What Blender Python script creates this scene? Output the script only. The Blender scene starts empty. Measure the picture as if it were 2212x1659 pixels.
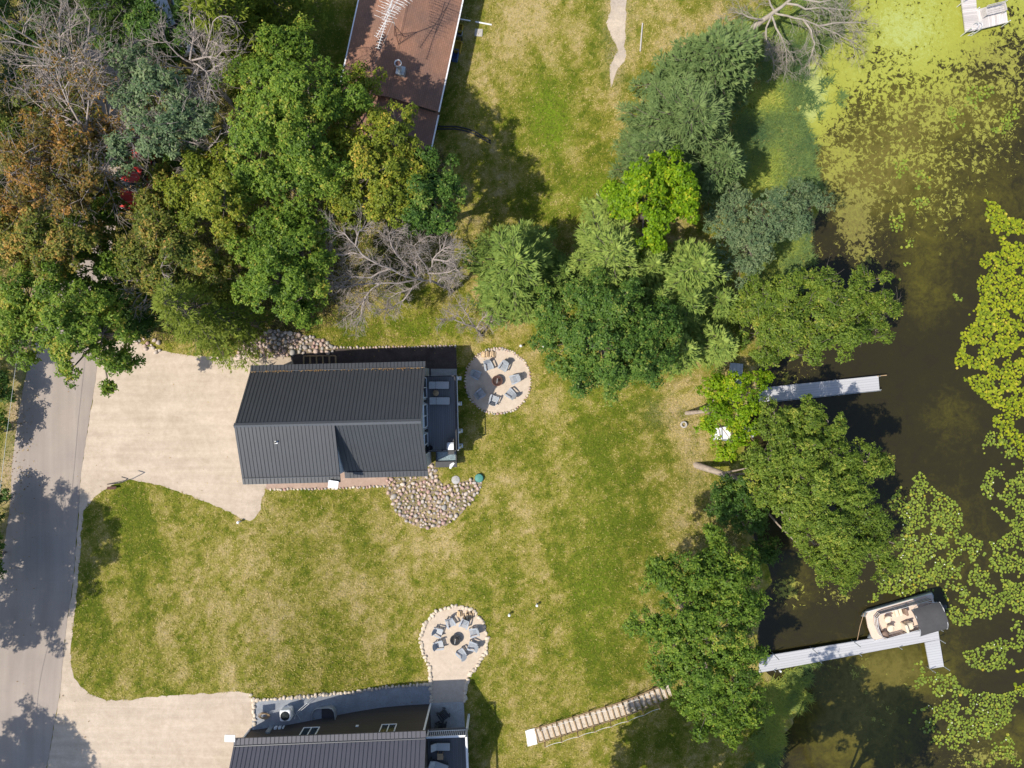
import bpy, bmesh, math, random
import numpy as np
from mathutils import Vector, Matrix
from mathutils.geometry import delaunay_2d_cdt
R = math.radians
random.seed(7)
rng = np.random.default_rng(7)
SC = bpy.context.scene
COL = SC.collection

# ---------------------------------------------------------------- camera, sky, sun, exposure
CAMH = 55.0
FD = 1536.0                     # focal length in units of the 2212-wide measuring grid
cam = bpy.data.cameras.new("camera"); camo = bpy.data.objects.new("camera", cam); COL.objects.link(camo)
camo.location = (0, 0, CAMH); camo.rotation_euler = (0, 0, 0)
cam.sensor_width = 36.0; cam.lens = 36.0 * FD / 2212.0
cam.clip_start = 0.5; cam.clip_end = 3000
SC.camera = camo
SUN_EL = R(56.0); SH = np.array([0.9, 0.436]); SH = SH / np.linalg.norm(SH)    # direction shadows fall
w = bpy.data.worlds.new("World"); SC.world = w; w.use_nodes = True
nt = w.node_tree; bg = nt.nodes["Background"]
sky = nt.nodes.new("ShaderNodeTexSky"); sky.sky_type = 'NISHITA'; sky.sun_disc = False
sky.sun_elevation = SUN_EL; sky.sun_rotation = math.atan2(-SH[0], -SH[1])
nt.links.new(sky.outputs[0], bg.inputs[0]); bg.inputs[1].default_value = 0.145
sl = bpy.data.lights.new("sun", 'SUN'); sl.energy = 4.5; sl.angle = R(0.53); sl.color = (1.0, 0.93, 0.81)
so = bpy.data.objects.new("sun", sl); COL.objects.link(so); so.location = (-30, -20, 60)
dv = Vector((SH[0] * math.cos(SUN_EL), SH[1] * math.cos(SUN_EL), -math.sin(SUN_EL)))
so.rotation_euler = dv.to_track_quat('-Z', 'Y').to_euler()
SC.view_settings.view_transform = 'Standard'; SC.view_settings.look = 'None'
SC.view_settings.gamma = 1.0; SC.view_settings.exposure = 0.25
SC.render.engine = 'CYCLES'
SC.cycles.max_bounces = 6; SC.cycles.transparent_max_bounces = 8

# ---------------------------------------------------------------- mapping, noise, terrain
def PW(px, py, z=0.0):
    s = (CAMH - z) / FD
    return (px - 1106.0) * s, -(py - 829.5) * s
def ss(t):
    t = np.clip(t, 0, 1); return t * t * (3 - 2 * t)
class VNoise:
    def __init__(s, seed):
        s.g = np.random.default_rng(seed).random((256, 256))
    def at(s, x, y):
        x = np.asarray(x, float); y = np.asarray(y, float)
        xi = np.floor(x).astype(int); yi = np.floor(y).astype(int)
        fx = x - xi; fy = y - yi; fx = fx * fx * (3 - 2 * fx); fy = fy * fy * (3 - 2 * fy)
        g = s.g; a = g[xi % 256, yi % 256]; b = g[(xi + 1) % 256, yi % 256]
        c = g[xi % 256, (yi + 1) % 256]; d = g[(xi + 1) % 256, (yi + 1) % 256]
        return (a * (1 - fx) + b * fx) * (1 - fy) + (c * (1 - fx) + d * fx) * fy
    def fbm(s, x, y, oct=4):
        v = 0; a = 1.0; t = 0
        for k in range(oct):
            v = v + a * s.at(x * 2 ** k + 17.3 * k, y * 2 ** k + 9.1 * k); t += a; a *= 0.55
        return v / t
N1 = VNoise(1); N2 = VNoise(2); N3 = VNoise(3)
WATER_Z = -2.3
SHORE = [(-700, 1900), (0, 1850), (60, 1815), (140, 1765), (220, 1722), (300, 1765), (400, 1778), (480, 1765), (540, 1742), (620, 1700),
         (700, 1665), (800, 1640), (900, 1632), (1000, 1625), (1130, 1640), (1220, 1668), (1300, 1668), (1400, 1650),
         (1460, 1688), (1500, 1740), (1560, 1728), (1620, 1705), (1700, 1700), (2400, 1690)]
_sy = np.array([PW(x, y, WATER_Z)[1] for y, x in SHORE][::-1]); _sx = np.array([PW(x, y, WATER_Z)[0] for y, x in SHORE][::-1])
def shore_x(y): return np.interp(y, _sy, _sx) + (N2.fbm(np.asarray(y, float) * .45 + 11, np.asarray(y, float) * .1, 4) - .5) * 2.6
def gz(x, y):
    x = np.asarray(x, float); y = np.asarray(y, float)
    z = 2.1 * (1 - ss((x + 20.5) / 13.5))
    z = z + 1.05 * ss((-14 - y) / 9) * (1 - ss((x + 19.5) / 10))
    xs = shore_x(y)
    z = z - 2.2 * ss((x - (xs - 15.5)) / 14.5)
    z = z - 0.35 * np.clip((x - (xs - 1.0)) / 2.0, 0, 1) - 1.0 * ss((x - xs - 1) / 9.0)
    return z
def GZ(x, y): return float(gz(x, y))
def PG(px, py, dz=0.0):
    z = 0.0
    for _ in range(8):
        x, y = PW(px, py, z); z = GZ(x, y) + dz
    return x, y, z
def inpoly(x, y, poly):
    x = np.asarray(x); y = np.asarray(y); c = np.zeros(x.shape, bool)
    n = len(poly)
    for i in range(n):
        x0, y0 = poly[i]; x1, y1 = poly[(i + 1) % n]
        if y0 == y1: continue
        k = ((y0 > y) != (y1 > y)) & (x < (x1 - x0) * (y - y0) / (y1 - y0) + x0)
        c ^= k
    return c
def gpoly(pts): return [PG(a, b)[:2] for a, b in pts]

# ---------------------------------------------------------------- materials
def nmat(name):
    m = bpy.data.materials.new(name); m.use_nodes = True
    n = m.node_tree.nodes; l = m.node_tree.links
    return m, n, l, n["Principled BSDF"]
def ramp(n, stops, interp='LINEAR'):
    r = n.new("ShaderNodeValToRGB"); r.color_ramp.interpolation = interp
    e = r.color_ramp.elements
    while len(e) < len(stops): e.new(0.5)
    for k, (p, c) in enumerate(stops):
        e[k].position = p; e[k].color = (*c, 1) if len(c) == 3 else c
    return r
def noise(n, l, scale, detail=4, rough=0.6, vec=None, dist=0.0):
    t = n.new("ShaderNodeTexNoise"); t.inputs["Scale"].default_value = scale
    t.inputs["Detail"].default_value = detail; t.inputs["Roughness"].default_value = rough; t.inputs["Distortion"].default_value = dist
    if vec is None:
        g = n.new("ShaderNodeTexCoord"); vec = g.outputs["Object"]
    l.new(vec, t.inputs["Vector"])
    return t
def mth(n, l, op, a, b=None):
    m = n.new("ShaderNodeMath"); m.operation = op
    for k, v in enumerate((a, b)):
        if v is None: continue
        if hasattr(v, "links") or hasattr(v, "is_linked"): l.new(v, m.inputs[k])
        else: m.inputs[k].default_value = v
    return m.outputs[0]
def mixc(n, l, fac, a, b, mode='MIX'):
    m = n.new("ShaderNodeMix"); m.data_type = 'RGBA'; m.blend_type = mode
    for s, v in ((m.inputs[0], fac), (m.inputs[6], a), (m.inputs[7], b)):
        if hasattr(v, "is_linked"): l.new(v, s)
        elif isinstance(v, (int, float)): s.default_value = v
        else: s.default_value = (*v, 1)
    return m.outputs[2]
def attr(n, name):
    a = n.new("ShaderNodeAttribute"); a.attribute_name = name; return a
def bump(n, l, h, b, strength=0.5, dist=0.05):
    u = n.new("ShaderNodeBump"); u.inputs["Strength"].default_value = strength; u.inputs["Distance"].default_value = dist
    l.new(h, u.inputs["Height"]); l.new(u.outputs[0], b.inputs["Normal"])
def sh(c, k): return tuple(min(1, x * k) for x in c)
def mat(name, col, rough=0.6, var=0.18, scale=3.0, metal=0.0, bmp=0.0, fine=None):
    m, n, l, b = nmat(name)
    t = noise(n, l, scale, 6, 0.65)
    r = ramp(n, [(0.3, sh(col, 1 - var)), (0.7, sh(col, 1 + var))]); l.new(t.outputs["Fac"], r.inputs[0])
    c = r.outputs[0]
    if fine:
        t2 = noise(n, l, fine, 3, 0.7); r2 = ramp(n, [(0.3, (0.75,) * 3), (0.7, (1.15,) * 3)]); l.new(t2.outputs["Fac"], r2.inputs[0])
        c = mixc(n, l, 1.0, c, r2.outputs[0], 'MULTIPLY')
    l.new(c, b.inputs["Base Color"]); b.inputs["Roughness"].default_value = rough; b.inputs["Metallic"].default_value = metal
    if bmp: bump(n, l, t.outputs["Fac"], b, bmp, 0.03)
    return m
def leafmat(name, stops, trans=0.3, rough=0.5, k=1.0):
    if name.startswith(('leaf', 'needle')): k = 1.95 if name.startswith('leaf') else 1.85
    hs = (1.15, 1.0, 0.7) if name.startswith('needle') or name == 'leaf_teal' else ((0.98, 0.95, 0.65) if name in ('leaf_yellowish', 'leaf_olive') else (1.06, 0.96, 0.62))
    if k > 1: stops = [(p, (c[0] * k * hs[0], c[1] * k * hs[1], c[2] * k * hs[2])) for p, c in stops]
    m, n, l, b = nmat(name)
    a = attr(n, "tint"); r = ramp(n, stops); l.new(a.outputs["Fac"], r.inputs[0])
    l.new(r.outputs[0], b.inputs["Base Color"]); b.inputs["Roughness"].default_value = rough
    b.inputs["Specular IOR Level"].default_value = 0.2
    tr = n.new("ShaderNodeBsdfTranslucent"); c = mixc(n, l, 1.0, r.outputs[0], (1.25, 1.2, 0.5), 'MULTIPLY'); l.new(c, tr.inputs[0])
    mx = n.new("ShaderNodeMixShader"); mx.inputs[0].default_value = trans
    l.new(b.outputs[0], mx.inputs[1]); l.new(tr.outputs[0], mx.inputs[2])
    l.new(mx.outputs[0], n["Material Output"].inputs["Surface"])
    return m
def stripes(name, col, dark, axis, pitch, gap=0.08, rough=0.7, var=0.15, rot=0.0):
    """boards: lines every `pitch` metres across local axis (0 x, 1 y)"""
    m, n, l, b = nmat(name)
    g = n.new("ShaderNodeTexCoord"); s = n.new("ShaderNodeSeparateXYZ"); l.new(g.outputs["Object"], s.inputs[0])
    u = mth(n, l, 'DIVIDE', s.outputs[axis], pitch); f = mth(n, l, 'FRACT', u); k = mth(n, l, 'LESS_THAN', f, gap)
    fl = mth(n, l, 'FLOOR', u)
    wn = n.new("ShaderNodeTexWhiteNoise"); wn.noise_dimensions = '1D'; l.new(fl, wn.inputs["W"])
    t = noise(n, l, 9.0, 5, 0.7)
    v = mth(n, l, 'ADD', mth(n, l, 'MULTIPLY', wn.outputs["Value"], 0.6), mth(n, l, 'MULTIPLY', t.outputs["Fac"], 0.6))
    r = ramp(n, [(0.2, sh(col, 1 - var)), (0.9, sh(col, 1 + var))]); l.new(v, r.inputs[0])
    l.new(mixc(n, l, k, r.outputs[0], dark), b.inputs["Base Color"]); b.inputs["Roughness"].default_value = rough
    return m

M = {}
def ML(k, *a, **kw): M[k] = mat(k, *a, **kw); return M[k]
ML('dark_metal_roof', (0.054, 0.058, 0.065), 0.42, 0.07, 1.2)
ML('seam', (0.038, 0.042, 0.049), 0.5, 0.1, 3)
ML('ridge_metal', (0.09, 0.095, 0.105), 0.42, 0.06, 2)
ML('purple_metal_roof', (0.085, 0.083, 0.1), 0.5, 0.07, 1.2)
ML('white_paint', (0.78, 0.79, 0.8), 0.5, 0.05, 4)
ML('grey_siding', (0.5, 0.53, 0.56), 0.6, 0.06, 3)
M['brown_siding'] = stripes('brown_siding', (0.062, 0.052, 0.044), (0.03, 0.026, 0.022), 2, 0.2, 0.08, 0.7, 0.1)
ML('glass', (0.02, 0.03, 0.035), 0.08, 0.2, 1)
ML('black_metal', (0.018, 0.018, 0.02), 0.45, 0.15, 6)
ML('charcoal', (0.045, 0.045, 0.05), 0.6, 0.15, 6)
M['deck_boards'] = stripes('deck_boards', (0.16, 0.165, 0.175), (0.05, 0.05, 0.055), 0, 0.14, 0.1, 0.7, 0.12)
M['deck_boards_dark'] = stripes('deck_boards_dark', (0.1, 0.105, 0.115), (0.035, 0.035, 0.04), 0, 0.14, 0.1, 0.7, 0.12)
ML('chair_plastic', (0.33, 0.36, 0.4), 0.5, 0.08, 6)
ML('chair_dark', (0.05, 0.055, 0.06), 0.5, 0.1, 6)
ML('cushion', (0.46, 0.46, 0.46), 0.85, 0.06, 10)
ML('concrete', (0.42, 0.41, 0.4), 0.85, 0.12, 2.5, bmp=0.1, fine=18)
ML('concrete_white', (0.8, 0.79, 0.77), 0.85, 0.05, 3)
ML('wood', (0.42, 0.28, 0.16), 0.75, 0.2, 5)
ML('split_wood', (0.62, 0.46, 0.29), 0.8, 0.25, 5)
ML('bark', (0.13, 0.1, 0.075), 0.9, 0.35, 6, bmp=0.6)
ML('timber', (0.33, 0.23, 0.13), 0.8, 0.25, 5)
ML('grey_wood', (0.46, 0.43, 0.41), 0.85, 0.18, 4)
ML('trunk', (0.17, 0.14, 0.115), 0.9, 0.3, 4, bmp=0.5)
ML('dead_wood', (0.34, 0.29, 0.26), 0.9, 0.25, 3, bmp=0.3)
ML('dead_wood_pale', (0.33, 0.29, 0.24), 0.9, 0.25, 3, bmp=0.3)
ML('aluminium', (0.7, 0.71, 0.73), 0.4, 0.06, 4, 0.3)
ML('galv', (0.42, 0.45, 0.46), 0.45, 0.15, 4, 0.5)
M['dock_white'] = stripes('dock_white', (0.45, 0.45, 0.47), (0.3, 0.3, 0.32), 1, 0.2, 0.12, 0.55, 0.05)
M['dock_blue'] = stripes('dock_blue', (0.42, 0.46, 0.52), (0.22, 0.25, 0.3), 0, 0.3, 0.06, 0.6, 0.08)
M['dock_wood'] = stripes('dock_wood', (0.5, 0.46, 0.44), (0.3, 0.27, 0.25), 1, 0.14, 0.1, 0.85, 0.2)
M['dock_wood_across'] = stripes('dock_wood_across', (0.56, 0.52, 0.5), (0.34, 0.3, 0.29), 0, 0.14, 0.1, 0.85, 0.2)
ML('boat_beige', (0.66, 0.52, 0.42), 0.6, 0.05, 3)
ML('vinyl', (0.72, 0.62, 0.48), 0.55, 0.05, 3)
ML('vinyl_brown', (0.24, 0.16, 0.12), 0.6, 0.1, 3)
ML('canvas', (0.062, 0.06, 0.062), 0.85, 0.1, 3)
ML('pontoon', (0.3, 0.33, 0.34), 0.35, 0.1, 2, 0.6)
ML('teal_plastic', (0.06, 0.23, 0.19), 0.6, 0.12, 5)
ML('red_paint', (0.55, 0.03, 0.025), 0.3, 0.08, 2)
ML('grey_paint', (0.42, 0.44, 0.47), 0.35, 0.08, 2)
ML('yellow_plastic', (0.5, 0.36, 0.05), 0.6, 0.1, 3)
ML('blue_plastic', (0.06, 0.12, 0.28), 0.6, 0.15, 3)
ML('rust', (0.13, 0.06, 0.045), 0.7, 0.2, 5)
ML('rubber', (0.02, 0.02, 0.022), 0.8, 0.1, 5)
ML('white_petal', (0.85, 0.84, 0.78), 0.6, 0.03, 5)
ML('straw', (0.4, 0.26, 0.12), 0.9, 0.3, 14)
ML('water_light', (0.2, 0.26, 0.28), 0.1, 0.45, 9)
ML('gravel_fill', (0.55, 0.47, 0.38), 0.95, 0.12, 6, bmp=0.2, fine=40)
# shingles
def shingles():
    m, n, l, b = nmat('brown_shingles')
    g = n.new("ShaderNodeTexCoord"); bt = n.new("ShaderNodeTexBrick"); l.new(g.outputs["Object"], bt.inputs[0])
    mp = n.new("ShaderNodeMapping"); l.new(g.outputs["Object"], mp.inputs[0]); mp.inputs["Rotation"].default_value = (0, 0, R(90)); l.new(mp.outputs[0], bt.inputs[0])
    bt.inputs["Scale"].default_value = 1.0; bt.inputs["Brick Width"].default_value = 0.33; bt.inputs["Row Height"].default_value = 0.14
    bt.inputs["Mortar Size"].default_value = 0.012
    bt.inputs["Color1"].default_value = (0.215, 0.118, 0.082, 1); bt.inputs["Color2"].default_value = (0.25, 0.14, 0.1, 1); bt.inputs["Mortar"].default_value = (0.15, 0.085, 0.063, 1)
    t = noise(n, l, 0.5, 4, 0.6); r = ramp(n, [(0.35, (0.8, 0.82, 0.85)), (0.65, (1.2, 1.1, 1.0))]); l.new(t.outputs["Fac"], r.inputs[0])
    l.new(mixc(n, l, 1.0, bt.outputs["Color"], r.outputs[0], 'MULTIPLY'), b.inputs["Base Color"]); b.inputs["Roughness"].default_value = 0.9
    return m
M['shingles'] = shingles()
def rockmat(name, stops):
    m, n, l, b = nmat(name)
    oi = n.new("ShaderNodeObjectInfo"); r = ramp(n, stops); l.new(oi.outputs["Random"], r.inputs[0])
    t = noise(n, l, 5, 6, 0.7); r2 = ramp(n, [(0.3, (0.7, 0.7, 0.7)), (0.7, (1.2, 1.2, 1.2))]); l.new(t.outputs["Fac"], r2.inputs[0])
    l.new(mixc(n, l, 1.0, r.outputs[0], r2.outputs[0], 'MULTIPLY'), b.inputs["Base Color"]); b.inputs["Roughness"].default_value = 0.85
    bump(n, l, t.outputs["Fac"], b, 0.4, 0.03)
    return m
M['fieldstone'] = rockmat('fieldstone', [(0.0, (0.44, 0.31, 0.26)), (0.25, (0.55, 0.42, 0.35)), (0.5, (0.38, 0.36, 0.33)), (0.72, (0.6, 0.5, 0.42)), (0.88, (0.46, 0.29, 0.25)), (1.0, (0.33, 0.32, 0.3))])
M['limestone'] = rockmat('limestone', [(0.0, (0.6, 0.5, 0.38)), (0.5, (0.68, 0.58, 0.46)), (1.0, (0.52, 0.44, 0.35))])
ML('pale_trunk', (0.32, 0.26, 0.21), 0.9, 0.25, 4, bmp=0.4)
# leaves
M['leaf_oak'] = leafmat('leaf_oak', [(0.0, (0.028, 0.06, 0.012)), (0.45, (0.062, 0.115, 0.02)), (0.8, (0.11, 0.165, 0.03)), (1.0, (0.19, 0.19, 0.05))])
M['leaf_yellowish'] = leafmat('leaf_yellowish', [(0.0, (0.05, 0.075, 0.012)), (0.45, (0.105, 0.135, 0.02)), (0.8, (0.18, 0.18, 0.03)), (1.0, (0.3, 0.22, 0.06))])
M['leaf_dark'] = leafmat('leaf_dark', [(0.0, (0.018, 0.045, 0.014)), (0.5, (0.038, 0.082, 0.02)), (0.85, (0.07, 0.125, 0.03)), (1.0, (0.13, 0.16, 0.05))])
M['leaf_bright'] = leafmat('leaf_bright', [(0.0, (0.03, 0.058, 0.012)), (0.45, (0.066, 0.11, 0.02)), (0.8, (0.115, 0.162, 0.034)), (1.0, (0.19, 0.2, 0.055))])
M['leaf_lime'] = leafmat('leaf_lime', [(0.0, (0.035, 0.075, 0.004)), (0.4, (0.075, 0.15, 0.006)), (0.8, (0.135, 0.215, 0.01)), (1.0, (0.24, 0.25, 0.03))], 0.35)
M['leaf_teal'] = leafmat('leaf_teal', [(0.0, (0.026, 0.055, 0.036)), (0.5, (0.055, 0.094, 0.06)), (1.0, (0.1, 0.14, 0.09))], 0.2)
M['leaf_olive'] = leafmat('leaf_olive', [(0.0, (0.03, 0.05, 0.012)), (0.4, (0.07, 0.095, 0.02)), (0.75, (0.13, 0.125, 0.035)), (1.0, (0.26, 0.16, 0.06))])
M['leaf_rust'] = leafmat('leaf_rust', [(0.0, (0.04, 0.045, 0.015)), (0.4, (0.085, 0.075, 0.025)), (0.75, (0.15, 0.085, 0.03)), (1.0, (0.25, 0.15, 0.06))])
M['needle_blue'] = leafmat('needle_blue', [(0.0, (0.026, 0.055, 0.024)), (0.5, (0.062, 0.11, 0.052)), (1.0, (0.13, 0.19, 0.095))], 0.15, 0.6)
M['needle_green'] = leafmat('needle_green', [(0.0, (0.03, 0.065, 0.018)), (0.5, (0.075, 0.135, 0.038)), (1.0, (0.17, 0.24, 0.075))], 0.15, 0.6)
M['needle_soft'] = leafmat('needle_soft', [(0.0, (0.04, 0.075, 0.015)), (0.5, (0.1, 0.15, 0.03)), (1.0, (0.19, 0.24, 0.06))], 0.25, 0.6)
M['needle_yellow'] = leafmat('needle_yellow', [(0.0, (0.035, 0.07, 0.012)), (0.5, (0.085, 0.13, 0.022)), (1.0, (0.16, 0.2, 0.04))], 0.2, 0.6)
M['grass_blade'] = leafmat('grass_blade', [(0.0, (0.11, 0.155, 0.012)), (0.3, (0.22, 0.235, 0.024)), (0.55, (0.33, 0.29, 0.06)), (0.8, (0.44, 0.365, 0.115)), (1.0, (0.6, 0.48, 0.22))], 0.25, 0.7)
M['marsh_blade'] = leafmat('marsh_blade', [(0.0, (0.09, 0.16, 0.06)), (0.4, (0.19, 0.27, 0.08)), (0.75, (0.36, 0.42, 0.07)), (1.0, (0.55, 0.52, 0.13))], 0.3, 0.7)
M['litter'] = leafmat('litter', [(0.0, (0.16, 0.09, 0.04)), (0.5, (0.32, 0.21, 0.09)), (1.0, (0.5, 0.38, 0.15))], 0.1, 0.8)
M['pad_green'] = leafmat('pad_green', [(0.0, (0.13, 0.18, 0.024)), (0.6, (0.21, 0.275, 0.034)), (0.97, (0.29, 0.32, 0.04)), (1.0, (0.38, 0.31, 0.03))], 0.1, 0.35)
def padmat(name, stops):
    m, n, l, b = nmat(name)
    oi = n.new("ShaderNodeObjectInfo"); r = ramp(n, stops); l.new(oi.outputs["Random"], r.inputs[0])
    l.new(r.outputs[0], b.inputs["Base Color"]); b.inputs["Roughness"].default_value = 0.38
    return m
PADG = [(0.0, (0.13, 0.18, 0.024)), (0.6, (0.21, 0.275, 0.034)), (0.97, (0.29, 0.32, 0.04)), (1.0, (0.38, 0.31, 0.03))]
PADY = [(0.0, (0.14, 0.19, 0.012)), (0.6, (0.25, 0.29, 0.012)), (0.96, (0.33, 0.34, 0.02)), (1.0, (0.5, 0.42, 0.05))]
M['pad_obj_green'] = padmat('pad_obj_green', PADG); M['pad_obj_yellow'] = padmat('pad_obj_yellow', PADY)
M['pad_yellow'] = leafmat('pad_yellow', PADY, 0.1, 0.35)

# ---------------------------------------------------------------- object helpers
def link(o): COL.objects.link(o); return o
def tag(o, label=None, cat=None, group=None, kind=None):
    if label: o['label'] = label
    if cat: o['category'] = cat
    if group: o['group'] = group
    if kind: o['kind'] = kind
    return o
def thing(name, label, cat, loc=(0, 0, 0), rz=0.0, group=None):
    o = bpy.data.objects.new(name, None); o.empty_display_size = 0.3; link(o)
    o.location = loc; o.rotation_euler = (0, 0, rz)
    return tag(o, label, cat, group)
def npmesh(name, v, f, mats, tint=None, smooth=False, mi=None):
    v = np.asarray(v, np.float32); f = np.asarray(f, np.int32)
    me = bpy.data.meshes.new(name); n, k = f.shape
    me.vertices.add(len(v)); me.vertices.foreach_set("co", v.ravel())
    me.loops.add(n * k); me.loops.foreach_set("vertex_index", f.ravel())
    me.polygons.add(n); me.polygons.foreach_set("loop_start", np.arange(0, n * k, k, dtype=np.int32))
    try: me.polygons.foreach_set("loop_total", np.full(n, k, np.int32))
    except Exception: pass
    if mi is not None: me.polygons.foreach_set("material_index", np.asarray(mi, np.int32))
    me.polygons.foreach_set("use_smooth", np.full(n, smooth))
    for m in (mats if isinstance(mats, (list, tuple)) else [mats]): me.materials.append(m)
    if tint is not None:
        a = me.attributes.new("tint", 'FLOAT', 'FACE'); a.data.foreach_set("value", np.asarray(tint, np.float32))
    me.update(calc_edges=True)
    return me
def mobj(name, me, parent=None, loc=(0, 0, 0)):
    o = bpy.data.objects.new(name, me); link(o); o.location = loc
    if parent is not None: o.parent = parent
    return o
class MB:
    """collects primitives, builds one mesh object"""
    def __init__(s): s.v = []; s.f = []; s.mi = []; s.sm = []
    def add(s, vs, fs, mi=0, sm=False):
        o = len(s.v); s.v += [tuple(p) for p in vs]
        for f in fs: s.f.append([o + i for i in f]); s.mi.append(mi); s.sm.append(sm)
    def box(s, c, d, rz=0.0, mi=0, bev=0.0, mat4=None):
        hx, hy, hz = d[0] / 2, d[1] / 2, d[2] / 2
        if bev <= 0:
            vs = [Vector((x, y, z)) for z in (-hz, hz) for y in (-hy, hy) for x in (-hx, hx)]
            fs = [(0, 2, 3, 1), (4, 5, 7, 6), (0, 1, 5, 4), (2, 6, 7, 3), (0, 4, 6, 2), (1, 3, 7, 5)]
        else:
            b = min(bev, hx * 0.9, hy * 0.9, hz * 0.9)
            def ring(z, ix):
                a, e = hx - ix, hy - ix
                return [(-a + b, -e, z), (a - b, -e, z), (a, -e + b, z), (a, e - b, z), (a - b, e, z), (-a + b, e, z), (-a, e - b, z), (-a, -e + b, z)]
            k = b * 0.6
            rs = [ring(-hz, k), ring(-hz + k, 0), ring(hz - k, 0), ring(hz, k)]
            vs = [Vector(p) for r_ in rs for p in r_]; fs = []
            for q in range(3):
                for i in range(8): fs.append((q * 8 + i, q * 8 + (i + 1) % 8, q * 8 + 8 + (i + 1) % 8, q * 8 + 8 + i))
            fs.append(tuple(range(7, -1, -1))); fs.append(tuple(range(24, 32)))
        m = Matrix.Translation(c) @ (mat4 if mat4 is not None else Matrix.Rotation(rz, 4, 'Z'))
        s.add([m @ p for p in vs], fs, mi)
        return s
    def tube(s, pts, r, n=6, mi=0, sm=True, cap=True):
        pts = [Vector(p) for p in pts]; rs = r if isinstance(r, (list, tuple)) else [r] * len(pts)
        vs = []; fs = []
        for i, p in enumerate(pts):
            d = (pts[min(i + 1, len(pts) - 1)] - pts[max(i - 1, 0)]).normalized()
            a = d.cross(Vector((0, 0, 1)));
            if a.length < 0.05: a = d.cross(Vector((0, 1, 0)))
            a.normalize(); b = d.cross(a)
            for k in range(n):
                t = 2 * math.pi * k / n; vs.append(p + (a * math.cos(t) + b * math.sin(t)) * rs[i])
        for i in range(len(pts) - 1):
            for k in range(n): fs.append((i * n + k, i * n + (k + 1) % n, (i + 1) * n + (k + 1) % n, (i + 1) * n + k))
        s.add(vs, fs, mi, sm)
        if cap:
            s.add(vs[:n], [tuple(range(n))], mi); s.add(vs[-n:], [tuple(range(n - 1, -1, -1))], mi)
        return s
    def lathe(s, prof, c=(0, 0, 0), n=20, mi=0, sm=True):
        vs = []; fs = []
        for r_, z in prof:
            for k in range(n):
                t = 2 * math.pi * k / n; vs.append((c[0] + r_ * math.cos(t), c[1] + r_ * math.sin(t), c[2] + z))
        for i in range(len(prof) - 1):
            for k in range(n): fs.append((i * n + k, i * n + (k + 1) % n, (i + 1) * n + (k + 1) % n, (i + 1) * n + k))
        s.add(vs, fs, mi, sm); return s
    def prism(s, poly, z0, z1, mi=0):
        n = len(poly); vs = [(x, y, z0) for x, y in poly] + [(x, y, z1) for x, y in poly]
        fs = [tuple(range(n - 1, -1, -1)), tuple(range(n, 2 * n))] + [(i, (i + 1) % n, n + (i + 1) % n, n + i) for i in range(n)]
        s.add(vs, fs, mi); return s
    def extr(s, prof, x0, x1, mi=0):
        """profile in (y,z) extruded along x"""
        n = len(prof); vs = [(x0, y, z) for y, z in prof] + [(x1, y, z) for y, z in prof]
        fs = [tuple(range(n - 1, -1, -1)), tuple(range(n, 2 * n))] + [(i, (i + 1) % n, n + (i + 1) % n, n + i) for i in range(n)]
        s.add(vs, fs, mi); return s
    def mesh(s, name, mats):
        me = bpy.data.meshes.new(name); me.from_pydata(s.v, [], s.f)
        for m in (mats if isinstance(mats, (list, tuple)) else [mats]): me.materials.append(m)
        me.polygons.foreach_set("material_index", s.mi); me.polygons.foreach_set("use_smooth", s.sm)
        bm = bmesh.new(); bm.from_mesh(me); bmesh.ops.recalc_face_normals(bm, faces=bm.faces); bm.to_mesh(me); bm.free()
        me.update(); return me
    def build(s, name, mats, parent=None, loc=(0, 0, 0)): return mobj(name, s.mesh(name, mats), parent, loc)
def dup(o, parent=None):
    c = o.copy(); link(c); c.parent = parent
    for ch in list(o.children): dup(ch, c)
    return c

# ---------------------------------------------------------------- the setting: polygons (measuring-grid units)
ROAD_R = [(420, -260), (395, -100), (345, 60), (318, 190), (290, 300), (262, 430), (240, 540), (222, 700), (212, 770), (205, 829), (190, 925), (175, 1019), (170, 1104), (164, 1180), (160, 1244), (150, 1310), (142, 1364), (136, 1430), (130, 1494), (121, 1544), (108, 1620), (95, 1690), (60, 1900)]
ROAD_L = [(240, -260), (215, -100), (185, 60), (165, 190), (140, 300), (118, 430), (100, 540), (78, 700), (66, 770), (52, 829), (40, 900), (34, 941), (26, 1004), (24, 1079), (12, 1160), (0, 1230), (-14, 1310), (-26, 1400), (-40, 1500), (-55, 1600), (-70, 1690), (-110, 1900)]
P_ROAD = ROAD_R + ROAD_L[::-1]
P_DRIVE1 = [(206, 770), (215, 735), (285, 738), (330, 752), (400, 768), (520, 772), (628, 770), (700, 768), (720, 780), (720, 1030), (575, 1048), (571, 1060), (563, 1100), (555, 1115), (541, 1127), (520, 1120), (495, 1106), (440, 1081), (375, 1058), (345, 1047), (300, 1040), (280, 1036), (250, 1045), (222, 1060), (200, 1080), (182, 1103), (176, 1150), (170, 1235), (160, 1330), (153, 1410), (154, 1440), (161, 1462), (175, 1482), (195, 1500), (230, 1513), (280, 1512), (330, 1505), (400, 1500), (470, 1497), (520, 1493), (538, 1499), (545, 1515), (549, 1560), (530, 1600), (510, 1700), (500, 1850), (60, 1850), (95, 1690), (108, 1620), (121, 1544), (130, 1494), (136, 1430), (142, 1364), (150, 1310), (160, 1244), (164, 1180), (170, 1104), (175, 1019), (190, 925), (205, 829)]
P_BEDN = [(628, 766), (725, 753), (985, 749), (988, 800), (930, 815), (640, 800)]
P_BEDS = [(572, 1020), (840, 1015), (838, 1050), (700, 1056), (575, 1058)]
FP1 = (1075.5, 823); FP1R = 70
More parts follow.
